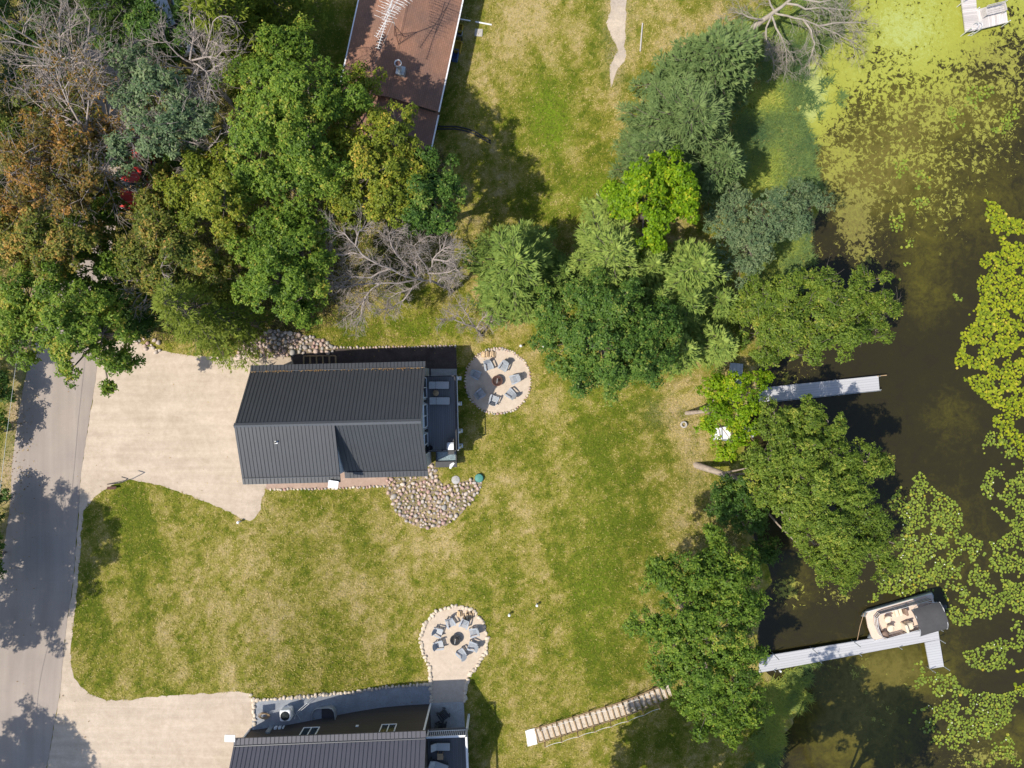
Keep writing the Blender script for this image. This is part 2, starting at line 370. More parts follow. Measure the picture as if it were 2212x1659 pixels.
P_FP1 = [(FP1[0] + FP1R * math.cos(t * math.pi / 24), FP1[1] + FP1R * math.sin(t * math.pi / 24)) for t in range(48)]
L_FP2 = [(933, 1524), (931, 1495), (930, 1470), (928, 1440), (914, 1412), (908, 1378), (918, 1347), (943, 1320), (983, 1308), (1018, 1316), (1043, 1340), (1053, 1377), (1049, 1408), (1034, 1434), (1014, 1457), (1007, 1476), (1003, 1518)]
P_FP2 = L_FP2
P_BED2 = [(551, 1512), (640, 1505), (760, 1495), (930, 1478), (934, 1530), (800, 1570), (540, 1610), (545, 1560)]
P_PATH = [(1321, -60), (1354, -60), (1353, 20), (1352, 60), (1350, 100), (1352, 120), (1348, 136), (1336, 146), (1332, 160), (1324, 182), (1320, 191), (1318, 175), (1316, 150), (1323, 130), (1332, 118), (1333, 108), (1326, 88), (1313, 62), (1310, 50), (1318, 25)]

# ---------------------------------------------------------------- ground
def blobs(x, y, L):
    """sum of soft elliptical patches, each (px,py,rx,ry,value) in measuring units"""
    v = np.zeros_like(x)
    for px, py, rx, ry, a in L:
        v += a * np.exp(-(((x - px) / rx) ** 2 + ((y - py) / ry) ** 2))
    return v
def to_d(x, y, z):
    s = FD / (CAMH - z); return x * s + 1106.0, 829.5 - y * s
DRY = [(1120, 60, 70, 60, .45), (1060, 140, 60, 60, .1), (1240, 330, 60, 80, .12), (1480, 860, 60, 50, .3), (1470, 960, 50, 60, .3), (1110, 1050, 90, 130, .12), (1180, 1340, 90, 90, .18),
       (1500, 90, 40, 60, .35), (1540, 50, 40, 40, .3), (300, 1400, 60, 60, .14), (760, 1260, 120, 60, .14), (640, 1130, 100, 40, .1), (1130, 1620, 100, 60, .1), (480, 1180, 80, 50, .1),
       (1230, 540, 90, 60, .2), (960, 720, 60, 40, .12), (1330, 130, 40, 90, .06), (1420, 100, 60, 80, .1), (860, 1390, 80, 60, .1)]
LUSH = [(1185, 250, 55, 90, .6), (1240, 400, 90, 35, .45), (1290, 330, 30, 60, .2), (880, 700, 130, 30, .55), (1310, 980, 140, 150, .3), (1290, 1280, 80, 130, .5), (1300, 1420, 90, 70, .4), (1000, 720, 120, 20, .3),
        (450, 1300, 40, 120, .12), (300, 1120, 60, 40, .25), (330, 1330, 40, 60, .18), (700, 1450, 70, 60, .12), (1220, 1150, 40, 60, .2), (1050, 1560, 25, 60, .3), (990, 1010, 40, 25, .25), (1450, 1580, 60, 40, .3), (600, 30, 200, 100, .4), (1170, 520, 60, 50, .2)]
def dryfield(x, y, z):
    px, py = to_d(x, y, z)
    n = N1.fbm(x * 0.11, y * 0.11, 3); m = N2.fbm(x * 0.55, y * 0.55, 4)
    q = N3.fbm(x * 1.5 + 40, y * 1.5, 3)
    u = N2.fbm(x * 3.6 + 70, y * 3.6, 2); a_ = 0.55 + 0.5 * np.sin(y * .09 + 1) + .3 * np.sin(x * .07); st = N1.fbm((x * np.cos(.35) + y * np.sin(.35)) * .16 + 90, (y * np.cos(.35) - x * np.sin(.35)) * 1.3, 3); s2_ = N3.fbm((x * np.cos(1.9) + y * np.sin(1.9)) * .13 + 30, (y * np.cos(1.9) - x * np.sin(1.9)) * .9, 3)
    v = 0.48 + (n - 0.5) * 0.35 + (m - 0.5) * 0.6 + (q - 0.5) * 0.75 + (u - .5) * .8 + (st - .5) * .6 * a_ + (s2_ - .5) * .8
    v += blobs(px, py, DRY) - 1.0 * blobs(px, py, LUSH)
    return np.clip(v, 0, 1)
P_WOOD = [(-400, -400), (700, -400), (690, 60), (760, 260), (960, 330), (980, 520), (880, 600), (760, 690), (640, 725), (500, 745), (330, 735), (210, 735), (60, 770), (-400, 790)]
def build_ground():
    ax = np.concatenate([[-900, -500, -250, -120, -75], np.arange(-50, 50.01, 0.3), [75, 120, 250, 500, 900]])
    ay = np.concatenate([[-900, -500, -250, -120, -70], np.arange(-42, 42.01, 0.3), [70, 120, 250, 500, 900]])
    X, Y = np.meshgrid(ax, ay); Z = gz(X, Y)
    nx, ny = len(ax), len(ay)
    v = np.stack([X.ravel(), Y.ravel(), Z.ravel()], 1)
    i = np.arange(nx * ny).reshape(ny, nx)
    f = np.stack([i[:-1, :-1].ravel(), i[:-1, 1:].ravel(), i[1:, 1:].ravel(), i[1:, :-1].ravel()], 1)
    m, n, l, b = nmat('lawn_ground')
    a = attr(n, 'dry'); t = noise(n, l, 3.2, 6, 0.75); t2 = noise(n, l, 22.0, 4, 0.8); t3 = noise(n, l, 0.9, 5, 0.7, dist=0.6)
    k = mth(n, l, 'ADD', a.outputs["Fac"], mth(n, l, 'MULTIPLY', mth(n, l, 'SUBTRACT', t.outputs["Fac"], 0.5), 0.9))
    k = mth(n, l, 'ADD', k, mth(n, l, 'MULTIPLY', mth(n, l, 'SUBTRACT', t2.outputs["Fac"], 0.5), 0.8))
    k = mth(n, l, 'ADD', k, mth(n, l, 'MULTIPLY', mth(n, l, 'SUBTRACT', t3.outputs["Fac"], 0.5), 0.5))
    r = ramp(n, [(0.0, (0.115, 0.155, 0.012)), (0.3, (0.215, 0.225, 0.026)), (0.55, (0.32, 0.285, 0.062)), (0.78, (0.39, 0.325, 0.115)), (1.0, (0.5, 0.4, 0.2))]); l.new(k, r.inputs[0])
    lm = attr(n, 'lime'); c = mixc(n, l, lm.outputs["Fac"], r.outputs[0], (0.2, 0.3, 0.02))
    fo = attr(n, 'forest'); rf = ramp(n, [(0.3, (0.03, 0.027, 0.016)), (0.7, (0.09, 0.07, 0.038))]); l.new(t.outputs["Fac"], rf.inputs[0])  # leaf litter floor, its colour lowered to deepen the shade under the crowns
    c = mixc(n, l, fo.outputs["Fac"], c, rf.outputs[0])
    sd = attr(n, 'sand'); rs = ramp(n, [(0.3, (0.38, 0.29, 0.18)), (0.7, (0.55, 0.42, 0.28))]); l.new(t.outputs["Fac"], rs.inputs[0])
    c = mixc(n, l, sd.outputs["Fac"], c, rs.outputs[0])
    bd = attr(n, 'bed'); c = mixc(n, l, bd.outputs["Fac"], c, (0.03, 0.025, 0.012))
    l.new(c, b.inputs["Base Color"]); b.inputs["Roughness"].default_value = 0.95; b.inputs["Specular IOR Level"].default_value = 0.1
    bump(n, l, mth(n, l, 'ADD', t.outputs["Fac"], t2.outputs["Fac"]), b, 0.8, 0.14)
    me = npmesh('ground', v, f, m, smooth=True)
    xs = X.ravel(); ys = Y.ravel(); zs = Z.ravel(); px, py = to_d(xs, ys, zs)
    def put(name, val):
        at = me.attributes.new(name, 'FLOAT', 'POINT'); at.data.foreach_set("value", np.clip(val, 0, 1).astype(np.float32))
    out_ = (np.abs(xs) > 48) | (np.abs(ys) > 40)
    put('dry', np.where(out_, .48, dryfield(xs, ys, zs)))
    put('lime', blobs(px, py, [(1185, 240, 45, 70, .75), (1200, 300, 40, 50, .3), (1280, 395, 40, 30, .5), (1210, 440, 60, 30, .45), (1590, 440, 50, 60, .2), (1690, 560, 50, 60, .25), (1300, 1020, 90, 160, .22), (1290, 1300, 60, 150, .3), (900, 710, 110, 28, .3), (1300, 860, 120, 40, .15)]) * (0.5 + N3.fbm(xs * .8, ys * .8)))
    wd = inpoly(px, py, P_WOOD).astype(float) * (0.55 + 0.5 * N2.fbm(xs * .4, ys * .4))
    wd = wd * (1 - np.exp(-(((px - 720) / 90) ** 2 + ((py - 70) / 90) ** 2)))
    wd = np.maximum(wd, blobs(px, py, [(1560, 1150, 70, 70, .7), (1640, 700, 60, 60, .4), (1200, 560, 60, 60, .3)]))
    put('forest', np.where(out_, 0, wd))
    side = np.zeros_like(xs)
    lx = np.interp(py, [p[1] for p in ROAD_L], [p[0] for p in ROAD_L])
    side = np.exp(-((px - lx + 8) / 26) ** 2) * (N3.fbm(xs * .5, ys * .5) * 1.3) * (py > 500)
    side = np.where(out_, 0, side)
    put('sand', np.maximum(side, blobs(px, py, [(1455, 890, 50, 30, .6), (1500, 1010, 25, 60, .5), (1490, 940, 30, 40, .3), (1545, 60, 18, 50, .5), (1335, 40, 26, 90, .75), (1330, 150, 16, 50, .6)]) * (0.4 + N1.fbm(xs * .9, ys * .9))))
    put('bed', np.clip((xs - shore_x(ys)) / 1.2 + .3, 0, 1))
    o = mobj('ground', me); tag(o, kind='structure'); return o
build_ground()

def smooth_poly(pts, step=0.35, jit=0.0, seed=1):
    r = random.Random(seed); out = []
    n = len(pts)
    for i in range(n):
        a = pts[i]; b = pts[(i + 1) % n]; d = math.dist(a, b); k = max(1, int(d / step))
        for q in range(k):
            t = q / k; out.append((a[0] + (b[0] - a[0]) * t + r.uniform(-jit, jit), a[1] + (b[1] - a[1]) * t + r.uniform(-jit, jit)))
    return out
def overlay(name, dpoly, m, dz, jit=0.06, seed=1, inner=0.6):
    """a thin surface lying on the ground inside a polygon"""
    P = smooth_poly(gpoly(dpoly), 0.3, jit, seed); n = len(P)
    xs = [p[0] for p in P]; ys = [p[1] for p in P]
    gx, gy = np.meshgrid(np.arange(max(min(xs), -60), min(max(xs), 60), inner), np.arange(max(min(ys), -45), min(max(ys), 45), inner)); gx = gx.ravel(); gy = gy.ravel()
    k = inpoly(gx, gy, P); pts = [Vector(p) for p in P] + [Vector((a, b)) for a, b in zip(gx[k], gy[k])]
    V, E, F, *_ = delaunay_2d_cdt(pts, [(i, (i + 1) % n) for i in range(n)], [], 1, 1e-4)
    z = gz(np.array([p.x for p in V]), np.array([p.y for p in V]))
    me = bpy.data.meshes.new(name); me.from_pydata([(p.x, p.y, zz + dz) for p, zz in zip(V, z)], [], [list(f) for f in F]); me.materials.append(m)
    bm = bmesh.new(); bm.from_mesh(me)
    for f in bm.faces:
        if f.normal.z < 0: f.normal_flip()
    bm.to_mesh(me); bm.free()
    o = mobj(name, me); tag(o, kind='structure'); return o

def sandmat(name, c0, c1, fine=26, streak=True):
    m, n, l, b = nmat(name)
    t = noise(n, l, 0.45, 6, 0.65, dist=1.2); t2 = noise(n, l, fine, 4, 0.75); t4 = noise(n, l, 3.0, 5, 0.7)
    r = ramp(n, [(0.3, c0), (0.7, c1)]); l.new(t.outputs["Fac"], r.inputs[0])
    r2 = ramp(n, [(0.28, (0.78, 0.77, 0.75)), (0.5, (1, 1, 1)), (0.75, (1.08, 1.07, 1.06))]); l.new(t2.outputs["Fac"], r2.inputs[0])
    r4 = ramp(n, [(0.3, (0.9, 0.88, 0.86)), (0.65, (1.05, 1.05, 1.05))]); l.new(t4.outputs["Fac"], r4.inputs[0])
    c = mixc(n, l, 1.0, r.outputs[0], r2.outputs[0], 'MULTIPLY'); c = mixc(n, l, 1.0, c, r4.outputs[0], 'MULTIPLY')
    if streak:     # tyre tracks sweeping in from the road
        g = n.new("ShaderNodeTexCoord"); mp = n.new("ShaderNodeMapping"); mp.inputs["Scale"].default_value = (0.12, 1.6, 1); mp.inputs["Rotation"].default_value = (0, 0, R(8)); l.new(g.outputs["Object"], mp.inputs[0])
        t3 = noise(n, l, 1.0, 4, 0.6, vec=mp.outputs[0], dist=0.5); r3 = ramp(n, [(0.35, (0.92, 0.91, 0.9)), (0.62, (1.05, 1.045, 1.04))]); l.new(t3.outputs["Fac"], r3.inputs[0])
        c = mixc(n, l, 1.0, c, r3.outputs[0], 'MULTIPLY')
    l.new(c, b.inputs["Base Color"]); b.inputs["Roughness"].default_value = 0.95; b.inputs["Specular IOR Level"].default_value = 0.1
    bump(n, l, t2.outputs["Fac"], b, 0.3, 0.02); return m
def asphalt():
    m, n, l, b = nmat('asphalt')
    g = n.new("ShaderNodeTexCoord"); mp = n.new("ShaderNodeMapping"); mp.inputs["Rotation"].default_value = (0, 0, R(7)); mp.inputs["Scale"].default_value = (1.4, 0.05, 1); l.new(g.outputs["Object"], mp.inputs[0])
    t = noise(n, l, 1.0, 4, 0.6, vec=mp.outputs[0]); t2 = noise(n, l, 30, 4, 0.8); t3 = noise(n, l, 0.35, 5, 0.6)
    r = ramp(n, [(0.3, (0.285, 0.24, 0.208)), (0.7, (0.35, 0.298, 0.258))]); l.new(t.outputs["Fac"], r.inputs[0])
    r2 = ramp(n, [(0.3, (0.85, 0.85, 0.85)), (0.72, (1.1, 1.1, 1.1))]); l.new(t2.outputs["Fac"], r2.inputs[0])
    r3 = ramp(n, [(0.35, (0.92, 0.92, 0.93)), (0.65, (1.07, 1.06, 1.04))]); l.new(t3.outputs["Fac"], r3.inputs[0])
    c = mixc(n, l, 1.0, r.outputs[0], r2.outputs[0], 'MULTIPLY'); c = mixc(n, l, 1.0, c, r3.outputs[0], 'MULTIPLY')
    l.new(c, b.inputs["Base Color"]); b.inputs["Roughness"].default_value = 0.9; bump(n, l, t2.outputs["Fac"], b, 0.2, 0.01); return m
M['sand'] = sandmat('sand_gravel', (0.44, 0.365, 0.288), (0.53, 0.446, 0.36))
M['patio_gravel'] = sandmat('patio_gravel', (0.5, 0.42, 0.34), (0.58, 0.49, 0.4), 34, False)
M['blue_gravel'] = sandmat('blue_gravel', (0.23, 0.25, 0.28), (0.33, 0.35, 0.38), 11, False)
M['pink_gravel'] = sandmat('pink_gravel', (0.36, 0.25, 0.2), (0.46, 0.34, 0.27), 14, False)
M['mulch'] = sandmat('dark_mulch', (0.06, 0.048, 0.045), (0.12, 0.095, 0.088), 12, False)
overlay('road', P_ROAD, asphalt(), 0.024, 0.03, 2, 0.8)
overlay('driveway', P_DRIVE1, M['sand'], 0.012, 0.07, 3)
overlay('mulch_bed', P_BEDN, M['mulch'], 0.02, 0.03, 4)
overlay('pink_gravel_bed', P_BEDS, M['pink_gravel'], 0.02, 0.03, 5)
overlay('fire_pit_gravel', P_FP1, M['patio_gravel'], 0.014, 0.02, 6, 0.5)
overlay('gravel_court', P_FP2, M['patio_gravel'], 0.014, 0.02, 7, 0.5)
overlay('blue_gravel_bed', P_BED2, M['blue_gravel'], 0.02, 0.02, 8)
M['path_dirt'] = sandmat('path_dirt', (0.36, 0.31, 0.26), (0.55, 0.46, 0.36), 9, False)
ML('old_concrete', (0.44, 0.41, 0.37), 0.9, 0.16, 1.6, bmp=0.25, fine=14)
overlay('old_path', P_PATH, M['path_dirt'], 0.012, 0.1, 9)

# ---------------------------------------------------------------- water, algae, pads
def build_water():
    ax = np.concatenate([[-60, 0], np.arange(12, 50.01, 0.5), [80, 150, 400, 900]]); ay = np.concatenate([[-900, -300, -100, -60], np.arange(-38, 38.01, 0.5), [60, 100, 300, 900]])
    X, Y = np.meshgrid(ax, ay); nx, ny = len(ax), len(ay)
    i = np.arange(nx * ny).reshape(ny, nx)
    f = np.stack([i[:-1, :-1].ravel(), i[:-1, 1:].ravel(), i[1:, 1:].ravel(), i[1:, :-1].ravel()], 1)
    v = np.stack([X.ravel(), Y.ravel(), np.full(X.size, WATER_Z)], 1)
    m, n, l, b = nmat('lake_water')
    a = attr(n, 'weed'); t = noise(n, l, 0.9, 6, 0.7, dist=0.8); t2 = noise(n, l, 4.0, 5, 0.75)
    k = mth(n, l, 'MULTIPLY', a.outputs["Fac"], mth(n, l, 'MULTIPLY', t.outputs["Fac"], mth(n, l, 'ADD', t2.outputs["Fac"], 0.5)))
    r = ramp(n, [(0.0, (0.021, 0.0165, 0.0105)), (0.25, (0.03, 0.026, 0.01)), (0.55, (0.075, 0.066, 0.012)), (1.0, (0.13, 0.11, 0.025))]); l.new(k, r.inputs[0])
    l.new(r.outputs[0], b.inputs["Base Color"]); b.inputs["Roughness"].default_value = 0.12; b.inputs["IOR"].default_value = 1.33
    t5 = noise(n, l, 2.0, 3, 0.5); bump(n, l, t5.outputs["Fac"], b, 0.04, 0.05)
    me = npmesh('water', v, f, m, smooth=True)
    px, py = to_d(v[:, 0], v[:, 1], WATER_Z)
    wv = 0.36 + blobs(px, py, [(1850, 370, 110, 90, 1.4), (1960, 330, 80, 100, .9), (2000, 220, 150, 60, .9), (1850, 1560, 130, 120, 1.2), (1900, 1450, 120, 50, .7), (2000, 640, 60, 60, .5), (2050, 900, 60, 60, .35), (2120, 240, 90, 60, .5), (2200, 1600, 120, 60, .6), (1720, 1250, 50, 60, .5), (1990, 520, 60, 80, .5), (2120, 420, 120, 120, .5), (2050, 1180, 120, 160, .3), (1980, 1430, 100, 60, .6)])
    at = me.attributes.new('weed', 'FLOAT', 'POINT'); at.data.foreach_set("value", np.clip(wv, 0, 2).astype(np.float32))
    o = mobj('water', me); tag(o, kind='structure')
build_water()
def build_algae():
    ax = np.arange(18, 52, 0.35); ay = np.arange(-36, 46, 0.35)
    X, Y = np.meshgrid(ax, ay); px, py = to_d(X, Y, WATER_Z)
    # open water begins below a slanting line in the upper right
    edge = np.interp(px, [1680, 1780, 1850, 1900, 2000, 2080, 2150, 2230, 2300], [330, 330, 300, 285, 265, 230, 180, 140, 110])
    c = 0.57 - np.clip((py - edge + 70) / 120, -0.6, 3) * 0.17 + (N2.fbm(X * .5, Y * .5, 3) - .5) * .3
    c += blobs(px, py, [(1830, 190, 60, 60, .0), (1960, 60, 120, 80, .08), (1745, 205, 45, 75, .3), (2110, 110, 60, 60, -.03), (1845, 480, 45, 65, .5), (1800, 350, 50, 60, .14), (1890, 560, 60, 40, .3), (1870, 380, 60, 60, .0), (1960, 420, 60, 90, .1),
                        (1740, 570, 25, 40, .4), (1700, 820, 50, 60, .33), (1770, 790, 40, 30, .28), (1690, 1290, 50, 50, .34), (1720, 1260, 40, 40, .2), (1790, 1290, 70, 30, .27), (1860, 1280, 60, 40, .25), (1830, 1440, 110, 40, .28), (1760, 1500, 50, 40, .27), (1900, 1560, 60, 80, .29), (2120, 1640, 140, 40, .36), (2180, 300, 60, 80, .08), (2050, 480, 60, 60, .1), (2050, 450, 200, 200, .1), (1980, 1500, 60, 60, .2)])
    c = np.maximum(c, 0.2)
    c = np.clip(c, 0, .85)
    hue = 0.36 + 0.26 * ss((edge - py - 10) / 130) + blobs(px, py, [(1845, 490, 70, 90, -.35), (1745, 210, 35, 70, .5), (1960, 60, 90, 90, .2), (2110, 110, 70, 50, -.2), (1890, 190, 40, 60, .1), (2120, 1620, 140, 60, -.15), (1700, 820, 80, 80, -.1)])
    i = np.arange(X.size).reshape(X.shape)
    f = np.stack([i[:-1, :-1].ravel(), i[:-1, 1:].ravel(), i[1:, 1:].ravel(), i[1:, :-1].ravel()], 1)
    v = np.stack([X.ravel(), Y.ravel(), np.full(X.size, WATER_Z + 0.012)], 1)
    f = f[c.ravel()[f].max(1) > 0.2]
    m, n, l, b = nmat('algae')
    a = attr(n, 'cover'); h = attr(n, 'hue')
    t = noise(n, l, 2.6, 7, 0.72, dist=0.7); t2 = noise(n, l, 0.6, 4, 0.6); t3 = noise(n, l, 9, 4, 0.7)
    nn = mth(n, l, 'ADD', mth(n, l, 'MULTIPLY', t.outputs["Fac"], 0.75), mth(n, l, 'MULTIPLY', t2.outputs["Fac"], 0.25))
    nn = mth(n, l, 'ADD', mth(n, l, 'MULTIPLY', mth(n, l, 'SUBTRACT', nn, 0.5), 2.3), 0.5)
    s = mth(n, l, 'SUBTRACT', mth(n, l, 'ADD', a.outputs["Fac"], 0.0), nn); mask = mth(n, l, 'MULTIPLY', mth(n, l, 'ADD', s, 0.03), 11)
    mask = mth(n, l, 'MINIMUM', mth(n, l, 'MAXIMUM', mask, 0.0), 1.0)
    k = mth(n, l, 'ADD', h.outputs["Fac"], mth(n, l, 'MULTIPLY', mth(n, l, 'SUBTRACT', t3.outputs["Fac"], 0.5), 0.7)); k = mth(n, l, 'ADD', k, mth(n, l, 'MULTIPLY', s, 0.5))
    r = ramp(n, [(0.0, (0.12, 0.1, 0.02)), (0.3, (0.205, 0.195, 0.032)), (0.6, (0.275, 0.285, 0.034)), (0.85, (0.3, 0.315, 0.042)), (1.0, (0.35, 0.39, 0.11))]); l.new(k, r.inputs[0])
    l.new(r.outputs[0], b.inputs["Base Color"]); b.inputs["Roughness"].default_value = 0.8
    bump(n, l, t.outputs["Fac"], b, 0.6, 0.06)
    tr = n.new("ShaderNodeBsdfTransparent"); mx = n.new("ShaderNodeMixShader"); l.new(mask, mx.inputs[0]); l.new(tr.outputs[0], mx.inputs[1]); l.new(b.outputs[0], mx.inputs[2])
    l.new(mx.outputs[0], n["Material Output"].inputs["Surface"])
    me = npmesh('algae_mat', v, f, m, smooth=True)
    for nm, val in (('cover', c), ('hue', hue)):
        at = me.attributes.new(nm, 'FLOAT', 'POINT'); at.data.foreach_set("value", np.clip(val, 0, 1).ravel().astype(np.float32))
    o = mobj('algae_mat', me); tag(o, 'ragged yellow green algae mat floating on the dark lake', 'algae', kind='stuff')
build_algae()

PADS = [  # polygon, density, yellow?, gap
    ([(2125, 432), (2155, 440), (2180, 470), (2230, 480), (2230, 905), (2150, 882), (2110, 850), (2066, 800), (2062, 770), (2078, 745), (2072, 715), (2100, 700), (2092, 680), (2118, 655), (2110, 610), (2118, 560), (2150, 520), (2132, 480)], 1.0, True),
    ([(2140, 900), (2185, 890), (2230, 920), (2230, 1000), (2190, 985), (2160, 960)], 0.75, True),
    ([(2140, 925), (2185, 960), (2230, 1010), (2230, 1130), (2185, 1140), (2130, 1085), (2115, 1060), (2135, 1010), (2120, 960)], 0.8, False),
    ([(1990, 1018), (2010, 1050), (2075, 1090), (2080, 1140), (2105, 1165), (2150, 1170), (2180, 1150), (2230, 1120), (2230, 1380), (2170, 1290), (2060, 1250), (1990, 1240), (1940, 1200), (1950, 1130), (1915, 1085), (1945, 1050)], 0.82, False),
    ([(1875, 1300), (1950, 1190), (2000, 1240), (2050, 1240), (2030, 1275), (1975, 1282), (1900, 1300)], 0.9, False),
    ([(2030, 1255), (2230, 1260), (2230, 1380), (2140, 1350), (2060, 1350), (2040, 1320)], 0.7, False),
    ([(2080, 1410), (2180, 1370), (2200, 1400), (2190, 1440), (2130, 1450), (2090, 1440)], 0.75, False),
    ([(1972, 1465), (2060, 1455), (2075, 1485), (2160, 1500), (2230, 1480), (2230, 1520), (2150, 1580), (2080, 1600), (2000, 1585), (1960, 1560), (1985, 1510)], 0.75, False),
    ([(1985, 1440), (2030, 1450), (2040, 1470), (1990, 1490)], 0.5, False),
    ([(2060, 1580), (2180, 1560), (2230, 1600), (2200, 1660), (2080, 1650), (1990, 1600)], 0.4, False),
    ([(2040, 235), (2110, 220), (2110, 270), (2060, 280)], 0.55, False), ([(2130, 255), (2185, 215), (2205, 250), (2170, 290), (2125, 280)], 0.6, False), ([(2060, 190), (2150, 180), (2140, 220), (2070, 225)], 0.35, False),
    ([(1930, 350), (1960, 340), (1965, 400), (1940, 420)], 0.35, False), ([(1975, 370), (2015, 365), (2010, 410), (1975, 410)], 0.4, False), ([(1920, 468), (1955, 460), (1955, 500), (1925, 500)], 0.6, False), ([(1965, 415), (2010, 425), (2000, 470), (1975, 465)], 0.5, False),
    ([(1940, 570), (1965, 560), (1965, 605), (1940, 605)], 0.5, False), ([(1940, 520), (1975, 520), (1975, 535), (1940, 535)], 0.5, False), ([(2060, 635), (2080, 640), (2076, 652), (2060, 650)], 0.6, False), ([(2190, 560), (2230, 540), (2230, 600), (2200, 600)], 0.3, True),
    ([(1735, 800), (1770, 790), (1770, 830), (1735, 830)], 0.12, False), ([(1960, 1440), (2000, 1425), (2000, 1450), (1965, 1460)], 0.4, False), ([(2196, 1370), (2230, 1360), (2230, 1440), (2200, 1430)], 0.7, False), ([(2195, 1450), (2230, 1440), (2230, 1500), (2190, 1490)], .6, True)]
def pad_mesh(name, m, seed, long=False):
    r = random.Random(seed); n = 14; vs = [(0, 0, 0.0)]; fs = []
    for k in range(n + 1):
        t = 0.16 + (2 * math.pi - 0.32) * k / n
        q = 1 + r.uniform(-.05, .05); ex = 1.25 if long else 1.0
        vs.append((math.cos(t) * q * ex, math.sin(t) * q, 0.05 + r.uniform(-.02, .03)))
    for k in range(n): fs.append((0, k + 1, k + 2))
    return npmesh(name, vs, fs, m, tint=np.full(n, r.random()), smooth=False)
def build_pads():
    pts = []
    for pi, (poly, dens, yel) in enumerate(PADS):
        W = [PW(a, b, WATER_Z) for a, b in poly]; xs = [p[0] for p in W]; ys = [p[1] for p in W]
        A = (max(xs) - min(xs)) * (max(ys) - min(ys)); N = int(A * 110 * dens)
        x = rng.uniform(min(xs), max(xs), N); y = rng.uniform(min(ys), max(ys), N)
        k = inpoly(x, y, W) & (N1.fbm(x * 1.1 + pi, y * 1.1, 4) < 0.34 + (.26 if yel else .275) * dens)
        for a, b in zip(x[k], y[k]): pts.append((a, b, yel))
    random.shuffle(pts); keep = []; cell = {}
    for a, b, yel in pts:                         # pads overlap a little but do not pile up
        rad = random.uniform(0.065, 0.13); q = (int(a / .3), int(b / .3)); ok = True
        for i in (-1, 0, 1):
            for j in (-1, 0, 1):
                for (c, d, e) in cell.get((q[0] + i, q[1] + j), ()):
                    if (a - c) ** 2 + (b - d) ** 2 < ((.68 if yel else .74) * (rad + e)) ** 2: ok = False
        if ok: cell.setdefault(q, []).append((a, b, rad)); keep.append((a, b, rad, yel))
    # clear of docks and boat
    def free(a, b):
        px, py = to_d(a, b, WATER_Z)
        return not (inpoly(np.array([px]), np.array([py]), [(1640, 1405), (1860, 1370), (1860, 1320), (2040, 1275), (2050, 1450), (2000, 1455), (1980, 1400), (1640, 1465)])[0] or (1640 < px < 1905 and 805 < py < 870))
    keep = [p for p in keep if free(p[0], p[1])]
    keep.sort(key=lambda p: -p[2] + (0 if abs(p[0]) < 39.5 and abs(p[1]) < 29.5 else 9))
    big = [pad_mesh('lily_pad', M['pad_obj_green'], k) for k in range(5)] + [pad_mesh('lily_pad', M['pad_obj_yellow'], 20 + k, True) for k in range(5)]
    for q, (a, b, rad, yel) in enumerate(keep[:300]):
        o = mobj('lily_pad', big[(5 if yel else 0) + q % 5]); o.location = (a, b, WATER_Z + 0.02 + 0.015 * random.random()); o.scale = (rad, rad, rad)
        o.rotation_euler = (random.uniform(-.12, .12), random.uniform(-.12, .12), random.uniform(0, 6.28))
        tag(o, 'round yellow lily pad among many floating on the lake' if yel else 'round green lily pad among many floating on the dark lake', 'lily pad', 'yellow lily pads on the lake' if yel else 'green lily pads on the lake')
    rest = keep[300:]; n = 12
    P = np.array([(a, b, r_) for a, b, r_, _ in rest]); Y = np.array([p[3] for p in rest]); K = len(P)
    t = np.linspace(0.16, 2 * math.pi - 0.16, n + 1); ang = rng.uniform(0, 6.28, K)
    ct = np.cos(t[None] ); st = np.sin(t[None])
    ex = np.where(Y, 1.2, 1.0)[:, None]
    qx = ct * ex * P[:, 2:3] * rng.uniform(.94, 1.06, (K, n + 1)); qy = st * P[:, 2:3] * rng.uniform(.94, 1.06, (K, n + 1))
    X = P[:, :1] + qx * np.cos(ang)[:, None] - qy * np.sin(ang)[:, None]; YY = P[:, 1:2] + qx * np.sin(ang)[:, None] + qy * np.cos(ang)[:, None]
    tl = rng.normal(0, .1, (K, 2))
    Z = WATER_Z + 0.02 + rng.uniform(0, .025, (K, 1)) + qx * tl[:, :1] + qy * tl[:, 1:] + 0.005
    V = np.concatenate([np.stack([P[:, 0], P[:, 1], WATER_Z + 0.02 + np.zeros(K)], 1)[:, None], np.stack([X, YY, Z], 2)], 1).reshape(-1, 3)
    base = np.arange(K)[:, None] * (n + 2); k = np.arange(n)[None]
    F = np.stack([base + 0 * k, base + k + 1, base + k + 2], 2).reshape(-1, 3)
    tint = np.repeat(rng.random(K) ** 1.2, n); mi = np.repeat(Y.astype(int), n)
    me = npmesh('lily_pads', V, F, [M['pad_green'], M['pad_yellow']], tint=tint, mi=mi)
    tag(mobj('lily_pads', me), 'dense field of smaller lily pads covering the lake', 'lily pads', kind='stuff')
    # white flowers among the green pads
    fl = MB()
    for k in range(10):
        a = k * math.pi / 5; c = Vector((math.cos(a), math.sin(a), 0)); s_ = Vector((-c.y, c.x, 0)); up = Vector((0, 0, 1))
        rr = 1.0 if k % 2 else 0.7; h = 0.35 if k % 2 else 0.7
        fl.add([c * .1, c * .5 * rr + s_ * .22 + up * h * .4, c * rr + up * h, c * .5 * rr - s_ * .22 + up * h * .4], [(0, 1, 2, 3)])
    fl.lathe([(0.0, 0.3), (0.18, 0.25), (0.2, 0.05)], n=8)
    fm = fl.mesh('water_lily', M['white_petal'])
    gp = [p for p in keep if not p[3] and abs(p[1]) < 29 and p[0] < 40.5 and to_d(p[0], p[1], -2.3)[1] > 940]
